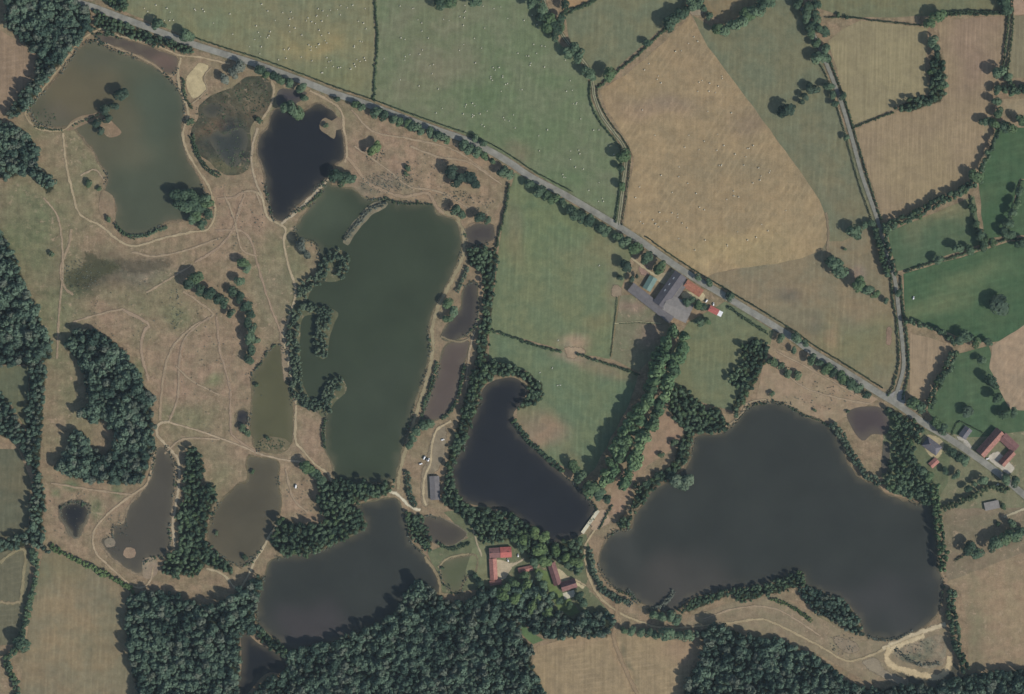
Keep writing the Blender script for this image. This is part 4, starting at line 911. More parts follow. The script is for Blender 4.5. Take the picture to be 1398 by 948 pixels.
hedge([(1230, 378), (1233, 420), (1239, 470), (1240, 510), (1232, 545)], 4.6, 'hedge on the paddock side of the lower lane')
hedge([(696, 252), (690, 285), (682, 320), (676, 342)], 5.5, 'dark hedge at the head of the pasture', h=(3, 5))
hedge([(668, 450), (700, 461), (735, 473), (766, 481)], 5, 'hedge across the pasture, upper part', h=(2.5, 4))
hedge([(788, 483), (812, 492), (845, 502), (872, 512)], 4.6, 'hedge across the pasture, lower part', h=(2.5, 4))
hedge([(996, 420), (1012, 432), (1030, 444), (1048, 456)], 5, 'hedge between the main road and the poplar meadow', h=(2.5, 4.5))
hedge([(846, 442), (872, 441), (904, 443)], 1.6, 'low hedge of the small paddock', h=(1, 1.6))
hedge([(842, 406), (839, 440), (834, 486)], 1.8, 'low hedge on the pasture side of the small paddock', h=(1, 1.8))
hedge([(1299, 594), (1308, 576), (1320, 580), (1344, 592)], 2.2, 'clipped hedge around the small grey house', h=(1.6, 2.2))
hedge([(1304, 766), (1318, 758), (1330, 758)], 3, 'low hedge below the rough plot')
hedge([(818, 722), (828, 704), (836, 690)], 4, 'low hedge at the dam', h=(1.5, 3))

# ---- individual trees
ORD = 'first second third fourth fifth sixth seventh eighth ninth tenth eleventh twelfth thirteenth fourteenth fifteenth sixteenth seventeenth eighteenth nineteenth twentieth'.split()
def ordinal(i):
    if i < 20: return ORD[i]
    n = i + 1
    tens = {2: 'twenty', 3: 'thirty', 4: 'forty'}
    return ['twentieth', 'thirtieth', 'fortieth'][n // 10 - 2] if n % 10 == 0 else tens[n // 10] + '-' + ORD[n % 10 - 1]

def unit_mesh(name, V, F, mat):
    me = mesh_np(name, V, F, (mat,)); return me
UNIT = {}
def crown_mesh(kind, mat):
    k = (kind, mat)
    if k not in UNIT:
        L = []
        for (V, F) in PROTO[kind]:
            W = V.copy(); top = W[:, 2].max()
            lo = 0.30 if kind in ('tree',) else (0.12 if kind == 'poplar' else 0.02)
            W[:, 2] = lo + W[:, 2] / top * (1 - lo)
            L.append(mesh_np('crown', W, F, (LM[(mat, 0)],)))
        UNIT[k] = L
    return UNIT[k]
TR = []
for i in range(3):
    V, F = trunk_np(0.8, 0.075, 0.045, 6, 4, i, 0.45)
    TR.append(mesh_np('trunk', np.array(V), np.array(F), (BARK,)))

def tree(px, py, r, h, label, group=None, mat='broad', name='broadleaf_tree', kind='tree', cat='tree', z0=0.25):
    x, y = px - 699.0, 474.0 - py
    x, y = lean(x, y, h)
    root = empty(name, (x, y, z0), random.uniform(0, 6.28))
    tag(root, label, cat, group)
    ms = crown_mesh(kind, mat)
    c = link(bpy.data.objects.new('crown', random.choice(ms)), root)
    s = random.uniform(.9, 1.1)
    c.scale = (r * 1.16 * s, r * 1.16 / s, h)
    t = link(bpy.data.objects.new('trunk', random.choice(TR)), root)
    t.scale = (r * .75, r * .75, h)
    return root

def row(pts, tmpl, group, mat='broad', hk=1.75, h0=2.0, name='broadleaf_tree', kind='tree', cat='tree', z0=0.25):
    n = len(pts)
    for i, p in enumerate(pts):
        x, y, r = p[:3]
        h = (h0 + hk * r) * random.uniform(.85, 1.15)
        lab = tmpl.replace('{o}', ordinal(i)) if n > 1 else tmpl
        tree(x, y, r, h, lab, group if n > 1 else None, mat, name, kind, cat, z0)

row([(308, 108, 7), (318, 100, 7), (327, 91, 8)], 'grey-green tree by the sand pit, {o} counting towards the road', 'trees by the sand pit', 'grey')
row([(355, 97, 7), (363, 101, 6), (376, 106, 7), (384, 110, 6), (395, 113, 6), (411, 119, 8), (416, 133, 6)], 'roadside tree above the navy pond, {o} counting from the sand pit', 'roadside trees above the navy pond')
row([(460, 135, 4), (486, 144, 6), (494, 148, 6), (514, 154, 8), (522, 158, 7), (537, 162, 7), (545, 166, 6), (556, 170, 7), (566, 175, 8), (574, 179, 6), (588, 181, 7), (595, 186, 6), (603, 188, 7), (611, 192, 5), (633, 199, 7), (641, 205, 7), (652, 209, 7), (660, 213, 6), (673, 220, 5), (687, 234, 7), (694, 238, 7)], 'roadside tree over the dry heath, {o} counting from the navy pond', 'roadside trees over the heath')
row([(650, 189, 5), (660, 195, 5)], 'small tree on the meadow verge of the road, {o} of two', 'pair of trees on the meadow verge')
row([(722, 251, 6), (737, 262, 8), (746, 266, 6), (757, 273, 8), (768, 279, 6), (783, 289, 9), (792, 296, 8), (803, 300, 8), (820, 311, 7), (829, 317, 7), (843, 325, 8), (854, 332, 8), (868, 341, 9), (882, 351, 9), (900, 364, 10)], 'roadside tree beside the green pasture, {o} counting towards the farm', 'roadside trees beside the pasture')
row([(856, 363, 8.5)], 'lone dark tree at the corner of the farmyard', None, 'dark')
row([(846, 379, 4)], 'small tree below the lone dark tree by the farmyard', None, 'dark')
row([(953, 379, 5), (967, 386, 6), (996, 405, 6)], 'verge tree across the road from the farm, {o} counting from the stubble corner', 'verge trees across from the farm')
row([(1088, 461, 7), (1100, 468, 5)], 'verge tree on the dry meadow side, {o} of two', 'pair of verge trees')
row([(1064, 462, 6), (1083, 478, 5), (1108, 491, 7), (1118, 497, 6), (1128, 503, 8), (1136, 509, 6), (1150, 516, 8), (1160, 523, 8), (1171, 530, 7), (1183, 538, 6)], 'roadside tree above the sandy shore, {o} counting towards the lane mouth', 'roadside trees above the sandy shore')
row([(214, 33, 8), (222, 35, 5)], 'verge tree nearest the corner clump, {o} of a touching pair', 'touching pair on the verge')
row([(253, 48, 8), (260, 50, 6)], 'verge tree opposite the sand pit, {o} of a touching pair', 'touching pair opposite the sand pit')
row([(599, 4, 9), (613, 5, 9), (649, 4, 10)], 'tree at the upper edge of the broad bale meadow, {o} from the hedge', 'trees at the upper edge of the meadow')
row([(728, 5, 9), (741, 9, 9), (739, 22, 8), (750, 26, 9), (748, 38, 8), (758, 40, 9), (756, 50, 7), (765, 26, 7), (766, 38, 6), (770, 8, 7)], 'tree over the head of the farm track, {o} from the upper edge', 'trees over the head of the farm track')
row([(774, 73, 9), (790, 77, 9), (783, 67, 8), (803, 97, 9), (809, 104, 6)], 'tree shading the farm track, {o} going down the track', 'trees shading the farm track')
row([(852, 213, 9), (848, 229, 5), (848, 255, 6)], 'tree on the lower farm track, {o} going down the track', 'trees on the lower farm track')
row([(833, 103, 9), (884, 60, 6), (912, 34, 9), (920, 28, 9), (930, 21, 9), (938, 15, 7)], 'hedgerow tree above the large stubble, {o} going up from the track', 'hedgerow trees above the stubble')
row([(945, 3, 9), (955, 5, 8), (961, 11, 6), (968, 22, 5), (980, 38, 9), (988, 42, 8), (1000, 35, 9), (1008, 30, 10), (1020, 22, 10), (1030, 16, 10), (1040, 8, 10), (1048, 1, 10)], 'tree of the curved row above the green wedge, {o} from its stubble corner', 'curved tree row above the green wedge')
row([(1092, 3, 8), (1102, 11, 8), (1113, 7, 7), (1100, 22, 8), (1113, 25, 8), (1107, 36, 8), (1118, 38, 8), (1106, 46, 7), (1126, 42, 8), (1115, 59, 6), (1128, 68, 8), (1117, 79, 9), (1128, 81, 7)], 'tree crowding the upper lane, {o} going down', 'trees crowding the upper lane')
row([(1132, 117, 7.5), (1136, 130, 5), (1149, 131, 5.5), (1140, 143, 5), (1155, 188, 4)], 'tree beside the open lane, {o} going down', 'trees beside the open lane')
row([(1075, 149, 10), (1068, 153, 7), (1094, 140, 4), (1100, 132, 6), (1111, 124, 8), (1107, 120, 6)], 'tree of the short row in the green wedge, {o} from its lower end', 'short tree row in the green wedge', 'dark')
row([(1281, 22, 10), (1268, 32, 7), (1273, 57, 8), (1276, 66, 7)], 'tree between straw and stubble fields, {o} going down to the copse', 'trees above the boot-shaped copse')
row([(1371, 3, 9), (1374, 14, 7), (1366, 100, 9), (1376, 104, 7), (1362, 124, 7), (1360, 140, 7), (1365, 154, 7), (1345, 166, 7), (1358, 168, 8), (1370, 173, 8), (1380, 175, 8), (1393, 165, 9)], 'tree along the field track by the striped stubble, {o} going down', 'trees along the field track')
row([(1166, 315, 9), (1168, 322, 7), (1180, 308, 5), (1190, 306, 5)], 'tree at the bend of the lane, {o} approaching the lane', 'trees at the bend of the lane')
row([(1138, 361, 11), (1146, 369, 11)], 'big round tree in the dry olive meadow, {o} of two merged crowns', 'two merged round trees')
row([(1174, 389, 10), (1184, 394, 9), (1195, 402, 6), (1209, 411, 4)], 'meadow tree near the lower lane, {o} approaching the lane', 'meadow trees near the lower lane')
row([(1227, 401, 4.5)], 'single tree overhanging the lower lane', None)
row([(1308, 341, 8), (1325, 341, 7), (1341, 337, 7), (1354, 333, 6), (1395, 332, 8), (1282, 356, 6)], 'hedgerow tree above the large green paddock, {o} in the hedge', 'hedgerow trees above the large paddock')
row([(1333, 241, 9), (1326, 285, 7), (1332, 305, 6), (1338, 320, 7), (1343, 329, 6)], 'hedgerow tree between two green paddocks, {o} going down', 'hedgerow trees between paddocks')
row([(1392, 262, 6), (1389, 280, 7), (1382, 290, 6), (1376, 305, 7), (1371, 320, 7), (1380, 320, 6)], 'hedgerow tree by the narrow paddock, {o} going down', 'hedgerow trees by the narrow paddock')
row([(1367, 416, 16)], 'large solitary round tree in the green paddock', None, 'dark', 1.1, 1)
row([(1310, 463, 8), (1319, 460, 8), (1331, 468, 7), (1348, 468, 6)], 'tree at the foot of the large green paddock, {o} away from the lane', 'trees at the foot of the large paddock')
row([(1340, 492, 6), (1352, 521, 8), (1357, 528, 6), (1362, 545, 8), (1371, 565, 7), (1384, 563, 6)], 'tree along the edge of the bright green paddock, {o} going down', 'trees along the bright paddock')
row([(1322, 564, 9)], 'single round tree inside the bright green paddock', None, 'dark', 1.2, 1)
row([(1249, 550, 9), (1256, 556, 8), (1275, 575, 7), (1281, 582, 7), (1287, 587, 7)], 'tree opposite the grove by the road, {o} from the lane mouth', 'trees opposite the grove')
row([(1321, 748, 9), (1335, 757, 8), (1353, 745, 8), (1362, 740, 8), (1373, 735, 9), (1386, 732, 9), (1395, 725, 8), (1380, 715, 7)], 'tree edging the mottled dry field, {o} away from the lake', 'trees edging the mottled dry field')
row([(852, 861, 5), (863, 862, 6), (875, 863, 6), (886, 864, 6), (896, 866, 7), (910, 864, 10), (925, 866, 7), (939, 868, 8)], 'tree between track and stubble, {o} towards the lake wood', 'tree row between track and stubble')
row([(893, 840, 6), (905, 842, 7), (917, 841, 7), (925, 847, 7)], 'tree beside the lake track, {o} towards the thicket', 'trees beside the lake track')
row([(257, 386, 9), (267, 378, 9), (274, 396, 8), (285, 400, 8), (298, 408, 7), (306, 414, 7), (315, 428, 6), (332, 360, 7), (338, 367, 6), (327, 384, 7), (319, 399, 7), (326, 407, 7), (336, 417, 8), (342, 428, 7), (337, 440, 8), (346, 449, 7), (340, 461, 8), (349, 466, 6), (342, 477, 8), (340, 491, 7)], 'tree of the straggling copse on the heath, {o} along it', 'straggling copse on the heath')
row([(240, 268, 10), (252, 265, 9), (265, 268, 10), (278, 270, 8), (256, 282, 10), (271, 285, 10), (283, 292, 7), (263, 298, 8), (275, 306, 7), (246, 277, 9), (263, 277, 9), (284, 280, 8), (268, 293, 9)], 'tree of the round copse on the murky pond, {o} counting from the water', 'round copse on the murky pond', 'broad')
row([(165, 128, 9)], 'round dark tree standing at the tip of the treed spit', None, 'dark', z0=0.6)
row([(155, 144, 6), (143, 151, 7), (147, 163, 6), (133, 169, 6), (138, 179, 5)], 'tree on the treed spit, {o} counting from its tip', 'trees on the spit', 'dark', z0=0.6)
row([(458, 240, 9), (470, 239, 8), (466, 248, 7), (480, 246, 7)], 'tree at the corner between navy and green ponds, {o} from the dike', 'trees between navy and green ponds')
row([(399, 149, 9), (408, 155, 8), (390, 148, 8)], 'tree overhanging the upper bank of the navy pond, {o} of three', 'trees on the bank of the navy pond')
row([(508, 204, 8), (516, 201, 7)], 'small heath tree below the road, {o} of two', 'pair of heath trees', 'bright')
row([(617, 236, 9), (628, 243, 8), (640, 244, 9), (647, 251, 8), (623, 250, 7)], 'dark tree of the small copse on the dry heath, {o} of five', 'small dark copse on the heath', 'dark')
row([(620, 286, 7), (631, 292, 6), (655, 298, 7), (666, 301, 5)], 'bushy tree above the small brown pond, {o} towards the pasture', 'trees above the small brown pond')
row([(411, 334, 8), (417, 347, 7)], 'grey tree on the fishpond corner, {o} of two', 'pair of grey trees', 'grey')
row([(612, 415, 7), (618, 426, 7), (612, 437, 6)], 'tree on the strip beside the maroon pond, {o} going down', 'trees beside the maroon pond')
row([(560, 608, 6), (563, 598, 6), (569, 588, 7), (577, 582, 7), (587, 578, 6)], 'tree at the foot of the pinkish pond, {o} from the dike', 'trees at the foot of the pinkish pond')
row([(418, 640, 10), (428, 646, 8), (438, 652, 8)], 'tree beside the track junction, {o} of three', 'trees beside the track junction')
row([(783, 640, 9), (791, 651, 9), (806, 668, 11), (817, 674, 9), (830, 682, 7)], 'tree at the foot of the poplar row, {o} towards the dam', 'trees at the foot of the poplars')
row([(924, 658, 9), (938, 655, 9), (931, 665, 8)], 'willow leaning into the biggest lake, {o} of three', 'willows leaning into the lake', 'willow', name='willow_tree')
row([(1260, 642, 7), (1268, 652, 7), (1308, 647, 5), (1303, 652, 4), (1291, 642, 5), (1342, 655, 7), (1316, 629, 7), (1300, 618, 7), (1310, 624, 6), (1330, 660, 4), (1322, 668, 5), (1372, 655, 7), (1384, 658, 7)], 'garden tree near the roadside houses, {o} in the garden', 'garden trees near the houses')
row([(938, 412, 6), (945, 411, 6), (952, 416, 7), (958, 420, 6), (966, 438, 6), (955, 440, 6)], 'tree behind the farm buildings, {o} away from the barns', 'trees behind the farm')
row([(28, 880, 11)], 'big round tree in the hedge beside the hay field', None, 'broad')
row([(735, 786, 6), (741, 800, 7), (752, 812, 6), (764, 822, 6), (776, 827, 5), (790, 812, 7), (797, 822, 7), (788, 778, 6), (776, 770, 6)], 'garden tree around the long brown-roofed house, {o} going round it', 'garden trees around the long house', 'broad')
row([(656, 796, 6), (650, 790, 5), (690, 802, 7), (702, 796, 7), (716, 786, 6), (728, 768, 7), (712, 748, 7), (702, 738, 6)], 'garden tree around the red-roofed house, {o} going round it', 'garden trees around the red-roofed house', 'broad')
row([(742, 768, 9), (737, 752, 9), (757, 752, 8), (771, 760, 7), (786, 766, 8), (744, 734, 8), (716, 738, 8), (728, 728, 8)], 'light green tree between the two hamlet houses and the dark pond, {o} among them', 'light trees between the hamlet houses', 'bright')
row([(686, 812, 9), (702, 818, 9), (720, 802, 9), (735, 814, 9), (728, 830, 9), (748, 838, 8)], 'light green tree at the wood edge below the hamlet, {o} going along the edge', 'light trees at the wood edge', 'bright')
row([(862, 381, 4), (869, 377, 3)], 'small yard tree beside the rubble heap, {o} of two', 'yard trees between the sheds', 'dark')
# poplars
POP = []
path = catmull([(928, 456), (921, 472), (912, 492), (903, 522), (894, 548), (880, 578), (866, 604), (855, 632), (843, 655)], False, 10.0)
for i, p in enumerate(path):
    if i > 8: POP.append((p[0] - 20 + random.uniform(-2.5, 2.5), p[1] - 1 + random.uniform(-3, 3), random.uniform(7, 9.5)))
    POP.append((p[0] - 9 + random.uniform(-2.5, 2.5), p[1] - 3 + random.uniform(-3, 3), random.uniform(7.5, 11.5))); POP.append((p[0] + 8 + random.uniform(-2.5, 2.5), p[1] + 4 + random.uniform(-3, 3), random.uniform(7, 11)))
row(POP, 'tall bright poplar of the double row, {o} counting from the farm', 'double row of poplars', 'poplar', 0.5, 23, 'poplar_tree', 'poplar')

# ---- shrubs
SH = [((122, 250, 6), 'leafy shrub on the bank of the murky pond'), ((136, 258, 4), 'small shrub by the bare headland'), ((149, 299, 5), 'shrub on the bare headland'),
      ((71, 347, 5), 'dark bush in the grass hollow'), ((260, 166, 7), 'dark shrub on the marsh dike'), ((445, 171, 5), 'bush on the hooked spit'),
      ((354, 166, 6), 'grey bush beside the navy pond'), ((557, 229, 5), 'tall shrub on the open heath'), ((554, 238, 4), 'low shrub below the tall one on the heath'),
      ((330, 586, 7), 'bush below the tiny dark pool, the broader one'), ((338, 590, 6), 'bush below the tiny dark pool, the narrower one'), ((365, 599, 4), 'bush on the reedy shelf'),
      ((350, 526, 4), 'bush at the edge of the olive pond'), ((344, 645, 4), 'bush standing in the brown pond'), ((295, 729, 4), 'dark bush standing in the water of the brown pond'),
      ((1055, 493, 8), 'shrub on the sandy shore nearest the thicket'), ((1066, 499, 7), 'shrub on the sandy shore beside the nearest one'), ((1077, 509, 8), 'broad shrub in the middle of the sandy shore'), ((1090, 512, 7), 'shrub on the sandy shore farthest from the thicket'), ((1053, 538, 5), 'shrub near the water on the sandy shore'),
      ((1112, 560, 3), 'tiny bush low on the sandy shore'), ((1157, 562, 3), 'tiny bush beside the maroon pond'),
      ((1363, 715, 4), 'small bush on the rough plot'), ((1369, 692, 5), 'round bush beside the pale shed'), ((1144, 21, 4), 'bush in the hedge above the straw field, the smaller'), ((1156, 24, 4), 'bush in the hedge above the straw field, the larger'),
      ((1153, 340, 3), 'tiny bush above the merged round trees'), ((604, 776, 3), 'bush at the corner of the olive fishpond'), ((648, 784, 4), 'bush beside the olive fishpond'),
      ((868, 664, 5), 'bush at the edge of the dry clearing'), ((920, 604, 6), 'dark bush under the lake belt'), ((903, 622, 5), 'bush at the tip of the dry clearing'), ((334, 762, 5), 'bush at the foot of the brown pond')]
for (x, y, r), lab in SH:
    tree(x, y, r, 1.2 * r, lab, 'scattered shrubs', 'hedge', 'shrub', 'bush', 'shrub', 0.55)

# ---- loose tufts of gorse, rush and reed
def tufts(regs, label, mat, r=(.6, 1.3), h=(.5, 1.4)):
    it = []
    for (cx, cy, rx, ry, n) in regs:
        for k in range(n):
            a, q = RNG.uniform(0, 6.28), math.sqrt(RNG.uniform(0, 1))
            x, y = g(cx + rx * q * math.cos(a), cy + ry * q * math.sin(a))
            it.append((x, y, RNG.uniform(*r), RNG.uniform(*h), 0.3))
    o = link(bpy.data.objects.new('scrub_tufts', mass_mesh('scrub_tufts', it, PROTO['tuft'], LM[(mat, 1)], False)))
    tag(o, label, 'tufts', None, 'stuff')
tufts([(528, 250, 38, 14, 190), (512, 212, 14, 10, 50), (556, 236, 8, 18, 40), (625, 268, 22, 8, 60), (590, 240, 40, 30, 50), (200, 420, 120, 60, 90), (300, 520, 60, 90, 70), (320, 300, 40, 50, 60), (110, 375, 26, 22, 120), (240, 420, 10, 30, 50), (95, 690, 30, 50, 50), (160, 730, 20, 30, 40), (1120, 540, 50, 20, 60), (1150, 880, 20, 14, 50), (1250, 890, 30, 16, 60), (410, 680, 20, 30, 40), (655, 280, 20, 14, 40)], 'loose tufts of gorse and rush on the dry heath', 'grey')
tufts([(310, 150, 44, 30, 120), (300, 200, 34, 30, 60), (345, 130, 24, 24, 120), (330, 220, 16, 14, 60), (370, 607, 20, 8, 70), (60, 160, 20, 10, 40)], 'reed tufts in the half-dry marsh', 'hedge', (.7, 1.6), (.5, 1.5))

# ---- reeds and overhanging bushes, in patches along the shores
it, ib = [], []
for si, S in enumerate(SHORES):
    for k, (x, y) in enumerate(S):
        f = math.sin(k / 9.0 + si) + math.sin(k / 23.0 + 2 * si) + 0.6 * math.sin(k / 4.0)
        if f > 0.35:
            for q in range(2): it.append((x + RNG.normal(0, 1.6), y + RNG.normal(0, 1.6), RNG.uniform(.8, 1.7), RNG.uniform(.8, 2.2), 0.4))
        if f > 1.25 and RNG.uniform() < .45: ib.append((x + RNG.normal(0, 1.2), y + RNG.normal(0, 1.2), RNG.uniform(1.4, 2.6), RNG.uniform(1.6, 3.2), 0.4))
tag(link(bpy.data.objects.new('reeds', mass_mesh('reeds', it, PROTO['tuft'], LM[('grey', 1)], False))), 'patchy reed fringe along the pond shores', 'reeds', None, 'stuff')
tag(link(bpy.data.objects.new('shore_scrub', mass_mesh('shore_scrub', ib, PROTO['bush'], LM[('hedge', 1)], False))), 'low bushes overhanging the pond shores', 'scrub', None, 'stuff')

# ================================================================== BUILDINGS
SHEETG = plain_mat('grey_sheet_roof', C(112, 108, 107, k=.95), 0.16, 0.2, 0.75, 0.15, ('X', 1.2), 0.06)
SHEETL = plain_mat('pale_sheet_roof', C(136, 131, 125, k=.95), 0.16, 0.2, 0.75, 0.15, ('X', 1.2), 0.06)
GREENR = plain_mat('green_sheet_roof', C(98, 122, 113), 0.12, 0.15, 0.6, 0.3, ('X', 1.0), 0.1)
TILE_O = plain_mat('orange_tile', C(164, 112, 90), 0.25, 0.35, 0.85, 0.1, ('X', 1.6), 0.15)
TILE_R = plain_mat('red_tile', C(176, 102, 94), 0.2, 0.35, 0.85, 0.1, ('X', 1.6), 0.12)
TILE_P = plain_mat('pink_tile', C(164, 116, 104), 0.25, 0.35, 0.85, 0.1, ('X', 1.6), 0.12)
TILE_B = plain_mat('brown_tile', C(124, 92, 88), 0.25, 0.35, 0.85, 0.1, ('X', 1.6), 0.12)
SHEETD = plain_mat('dark_sheet_roof', C(94, 91, 94, k=.95), 0.16, 0.2, 0.75, 0.15, ('X', 1.2), 0.08)
TILE_D = plain_mat('weathered_tile', C(142, 104, 94), 0.3, 0.35, 0.85, 0.1, ('X', 1.6), 0.15)
SLATE = plain_mat('slate', C(104, 102, 106), 0.2, 0.4, 0.75, 0.15, ('X', 1.6), 0.1)
STONE = plain_mat('rendered_wall', (0.42, 0.37, 0.30), 0.2, 0.4)
BLOCKW = plain_mat('block_wall', (0.34, 0.33, 0.31), 0.2, 0.4)
TIMBER = plain_mat('dark_timber', (0.10, 0.07, 0.05), 0.3, 1.0)
GLASS = plain_mat('window_glass', (0.03, 0.035, 0.04), 0.05, 0.5, 0.08, 0.5)
BRICKC = plain_mat('chimney_brick', (0.30, 0.15, 0.11), 0.25, 1.5)
WHITE = plain_mat('white_paint', (0.78, 0.78, 0.76), 0.04, 0.5, 0.35, 0.5)
DARKP = plain_mat('dark_paint', (0.03, 0.035, 0.045), 0.1, 0.5, 0.3, 0.5)
RUBBER = plain_mat('rubber', (0.02, 0.02, 0.02), 0.1, 1, 0.9, 0.1)
CONCR = plain_mat('concrete', C(190, 184, 160), 0.15, 0.3)

def boxbm(bm, x0, x1, y0, y1, z0, z1):
    v = [bm.verts.new(p) for p in ((x0, y0, z0), (x1, y0, z0), (x1, y1, z0), (x0, y1, z0), (x0, y0, z1), (x1, y0, z1), (x1, y1, z1), (x0, y1, z1))]
    for f in ((0, 3, 2, 1), (4, 5, 6, 7), (0, 1, 5, 4), (1, 2, 6, 5), (2, 3, 7, 6), (3, 0, 4, 7)): bm.faces.new([v[i] for i in f])

def wing(root, ax, ay, bx, by, w, eave, ridge, roofm, wallm, hip=False, over=0.5, mono=False, doors=(), wins=(), origin=(0, 0)):
    """one roofed block from a to b (map points), w wide; walls, roof, ridge cap as parts of root"""
    A = Vector(g(ax, ay)) - Vector(origin); B = Vector(g(bx, by)) - Vector(origin); d = B - A; L = d.length; ang = math.atan2(d.y, d.x)
    M = Matrix.Translation((A.x, A.y, 0)) @ Matrix.Rotation(ang, 4, 'Z')
    hw = w / 2; bm = bmesh.new()
    # walls with gables
    prof = [(-hw, 0), (hw, 0), (hw, eave), (0, ridge), (-hw, eave)] if not mono else [(-hw, 0), (hw, 0), (hw, eave), (-hw, ridge)]
    if hip: prof = [(-hw, 0), (hw, 0), (hw, eave), (-hw, eave)]
    r0 = [bm.verts.new((0, y, z - .12 * (z > eave + .01))) for y, z in prof]; r1 = [bm.verts.new((L, y, z - .12 * (z > eave + .01))) for y, z in prof]
    bm.faces.new(r0); bm.faces.new(r1[::-1])
    for i in range(len(prof)):
        j = (i + 1) % len(prof); bm.faces.new((r0[i], r1[i], r1[j], r0[j]))
    o = bm_obj('wall', bm, wallm, root); o.matrix_local = M
    bm = bmesh.new(); t = 0.18
    def slab(q):
        lo = [bm.verts.new(p) for p in q]; hi = [bm.verts.new((p[0], p[1], p[2] + t)) for p in q]
        bm.faces.new(lo[::-1]); bm.faces.new(hi)
        for i in range(len(q)):
            j = (i + 1) % len(q); bm.faces.new((lo[i], lo[j], hi[j], hi[i]))
    dz = (ridge - eave) / hw * over
    if mono:
        sl = (ridge - eave) / w
        slab([(-over, -hw - over, ridge + sl * over + .02), (-over, hw + over, eave - sl * over + .02), (L + over, hw + over, eave - sl * over + .02), (L + over, -hw - over, ridge + sl * over + .02)])
    elif hip:
        i = min(hw, L / 2 - .2); e = eave - dz + .02
        a, b_, c, dd = (-over, -hw - over, e), (L + over, -hw - over, e), (L + over, hw + over, e), (-over, hw + over, e)
        p, q = (i, 0, ridge + .02), (L - i, 0, ridge + .02)
        slab([a, b_, q, p]); slab([c, dd, p, q]); slab([dd, a, p]); slab([b_, c, q])
    else:
        e = eave - dz + .02
        slab([(-over, -hw - over, e), (L + over, -hw - over, e), (L + over, -.01, ridge + .02), (-over, -.01, ridge + .02)])
        slab([(L + over, hw + over, e), (-over, hw + over, e), (-over, .01, ridge + .02), (L + over, .01, ridge + .02)])
    rf = bm_obj('roof', bm, roofm, root); rf.matrix_local = M
    if not mono:
        bm = bmesh.new(); i = min(hw, L / 2 - .2) if hip else -over
        boxbm(bm, i, L - i, -.22, .22, ridge + .14, ridge + .28)
        bm_obj('ridge_cap', bm, roofm, rf)
    def panel(name, along, y, z0, z1, wd, mat):
        bm = bmesh.new(); s = 1 if y > 0 else -1
        boxbm(bm, along - wd / 2, along + wd / 2, min(y, y + .06 * s), max(y, y + .06 * s), z0, z1)
        o = bm_obj(name, bm, mat, root); o.matrix_local = M
    for (u, s, wd, hh) in doors: panel('door', u * L, s * (hw + .01), 0.02, hh, wd, TIMBER)
    for (u, s, wd, z0, z1) in wins: panel('window', u * L, s * (hw + .01), z0, z1, wd, GLASS)
    return rf, M, L, ang

def chimney(rf, x, y, ztop, s=.45):
    bm = bmesh.new(); boxbm(bm, x - s, x + s, y - s * .8, y + s * .8, ztop - 2.2, ztop)
    boxbm(bm, x - s - .08, x + s + .08, y - s * .8 - .08, y + s * .8 + .08, ztop + .002, ztop + .15)
    bm_obj('chimney', bm, BRICKC, rf)
def skylight(rf, x, y, z, slope, w=1.6, l=3.0):
    bm = bmesh.new()
    a = [(x - l / 2, y - w / 2, z - slope * (-w / 2)), ]
    boxbm(bm, -l / 2, l / 2, -w / 2, w / 2, 0, .08)
    o = bm_obj('skylight', bm, plain_mat('skylight_sheet', (0.45, 0.46, 0.46), 0.05, 1, 0.3, 0.5), rf)
    o.location = (x, y, z); o.rotation_euler = (slope, 0, 0)

def building(px, py, name, label, cat):
    x, y = g(px, py); r = empty(name, (x, y, 0.1)); tag(r, label, cat); return r, (x, y)

HS = [(.25, -1, 1.2, 1.0, 2.1), (.75, -1, 1.2, 1.0, 2.1), (.3, 1, 1.2, 1.0, 2.1), (.7, 1, 1.2, 1.0, 2.1)]
b, o = building(910, 395, 'barn', 'tall grey-roofed barn of the farm, end-on to the road', 'barn')
rf, *_ = wing(b, 929, 375, 899, 408 + 9, 18, 6.5, 10.6, SHEETD, BLOCKW, origin=o, doors=[(.3, 1, 4, 4.2), (.6, -1, 4, 4.2)])
for u in (10, 20, 30): skylight(rf, u, -5, 8.95, .42)
b, o = building(888, 412, 'barn', 'long low grey-roofed barn running down to the paddock', 'barn')
wing(b, 861, 392, 917, 436, 13, 4.5, 7.4, SHEETG, BLOCKW, origin=o, doors=[(.3, -1, 4, 3.6), (.7, -1, 4, 3.6)])
b, o = building(925, 420, 'barn', 'wide grey-roofed hall at the back of the farm', 'barn')
wing(b, 908, 414, 941, 429, 26, 5.2, 9.6, SHEETL, BLOCKW, origin=o, doors=[(.5, -1, 4.5, 4)])
b, o = building(924, 398, 'lean_to', 'pale lean-to against the tall grey-roofed barn', 'lean-to')
wing(b, 918, 409, 936, 384, 8, 3.2, 5.0, SHEETL, BLOCKW, mono=True, origin=o)
b, o = building(887, 388, 'shed', 'green-roofed shed in the farmyard', 'shed')
wing(b, 892, 379, 882.5, 395.5, 11, 4, 5.6, GREENR, BLOCKW, origin=o, doors=[(.5, 1, 3.5, 3.2)])
b, o = building(947, 395, 'farmhouse', 'orange-tiled farmhouse beside the road', 'house')
rf, M, L, a = wing(b, 936, 387, 957, 401, 11, 4.2, 7.6, TILE_O, STONE, origin=o, doors=[(.5, -1, 1.2, 2.1)], wins=HS); chimney(rf, 2, 0, 9); chimney(rf, L - 2, 0, 9)
b, o = building(975, 424, 'cottage', 'small red-roofed cottage with a pale end, below the orange farmhouse', 'house')
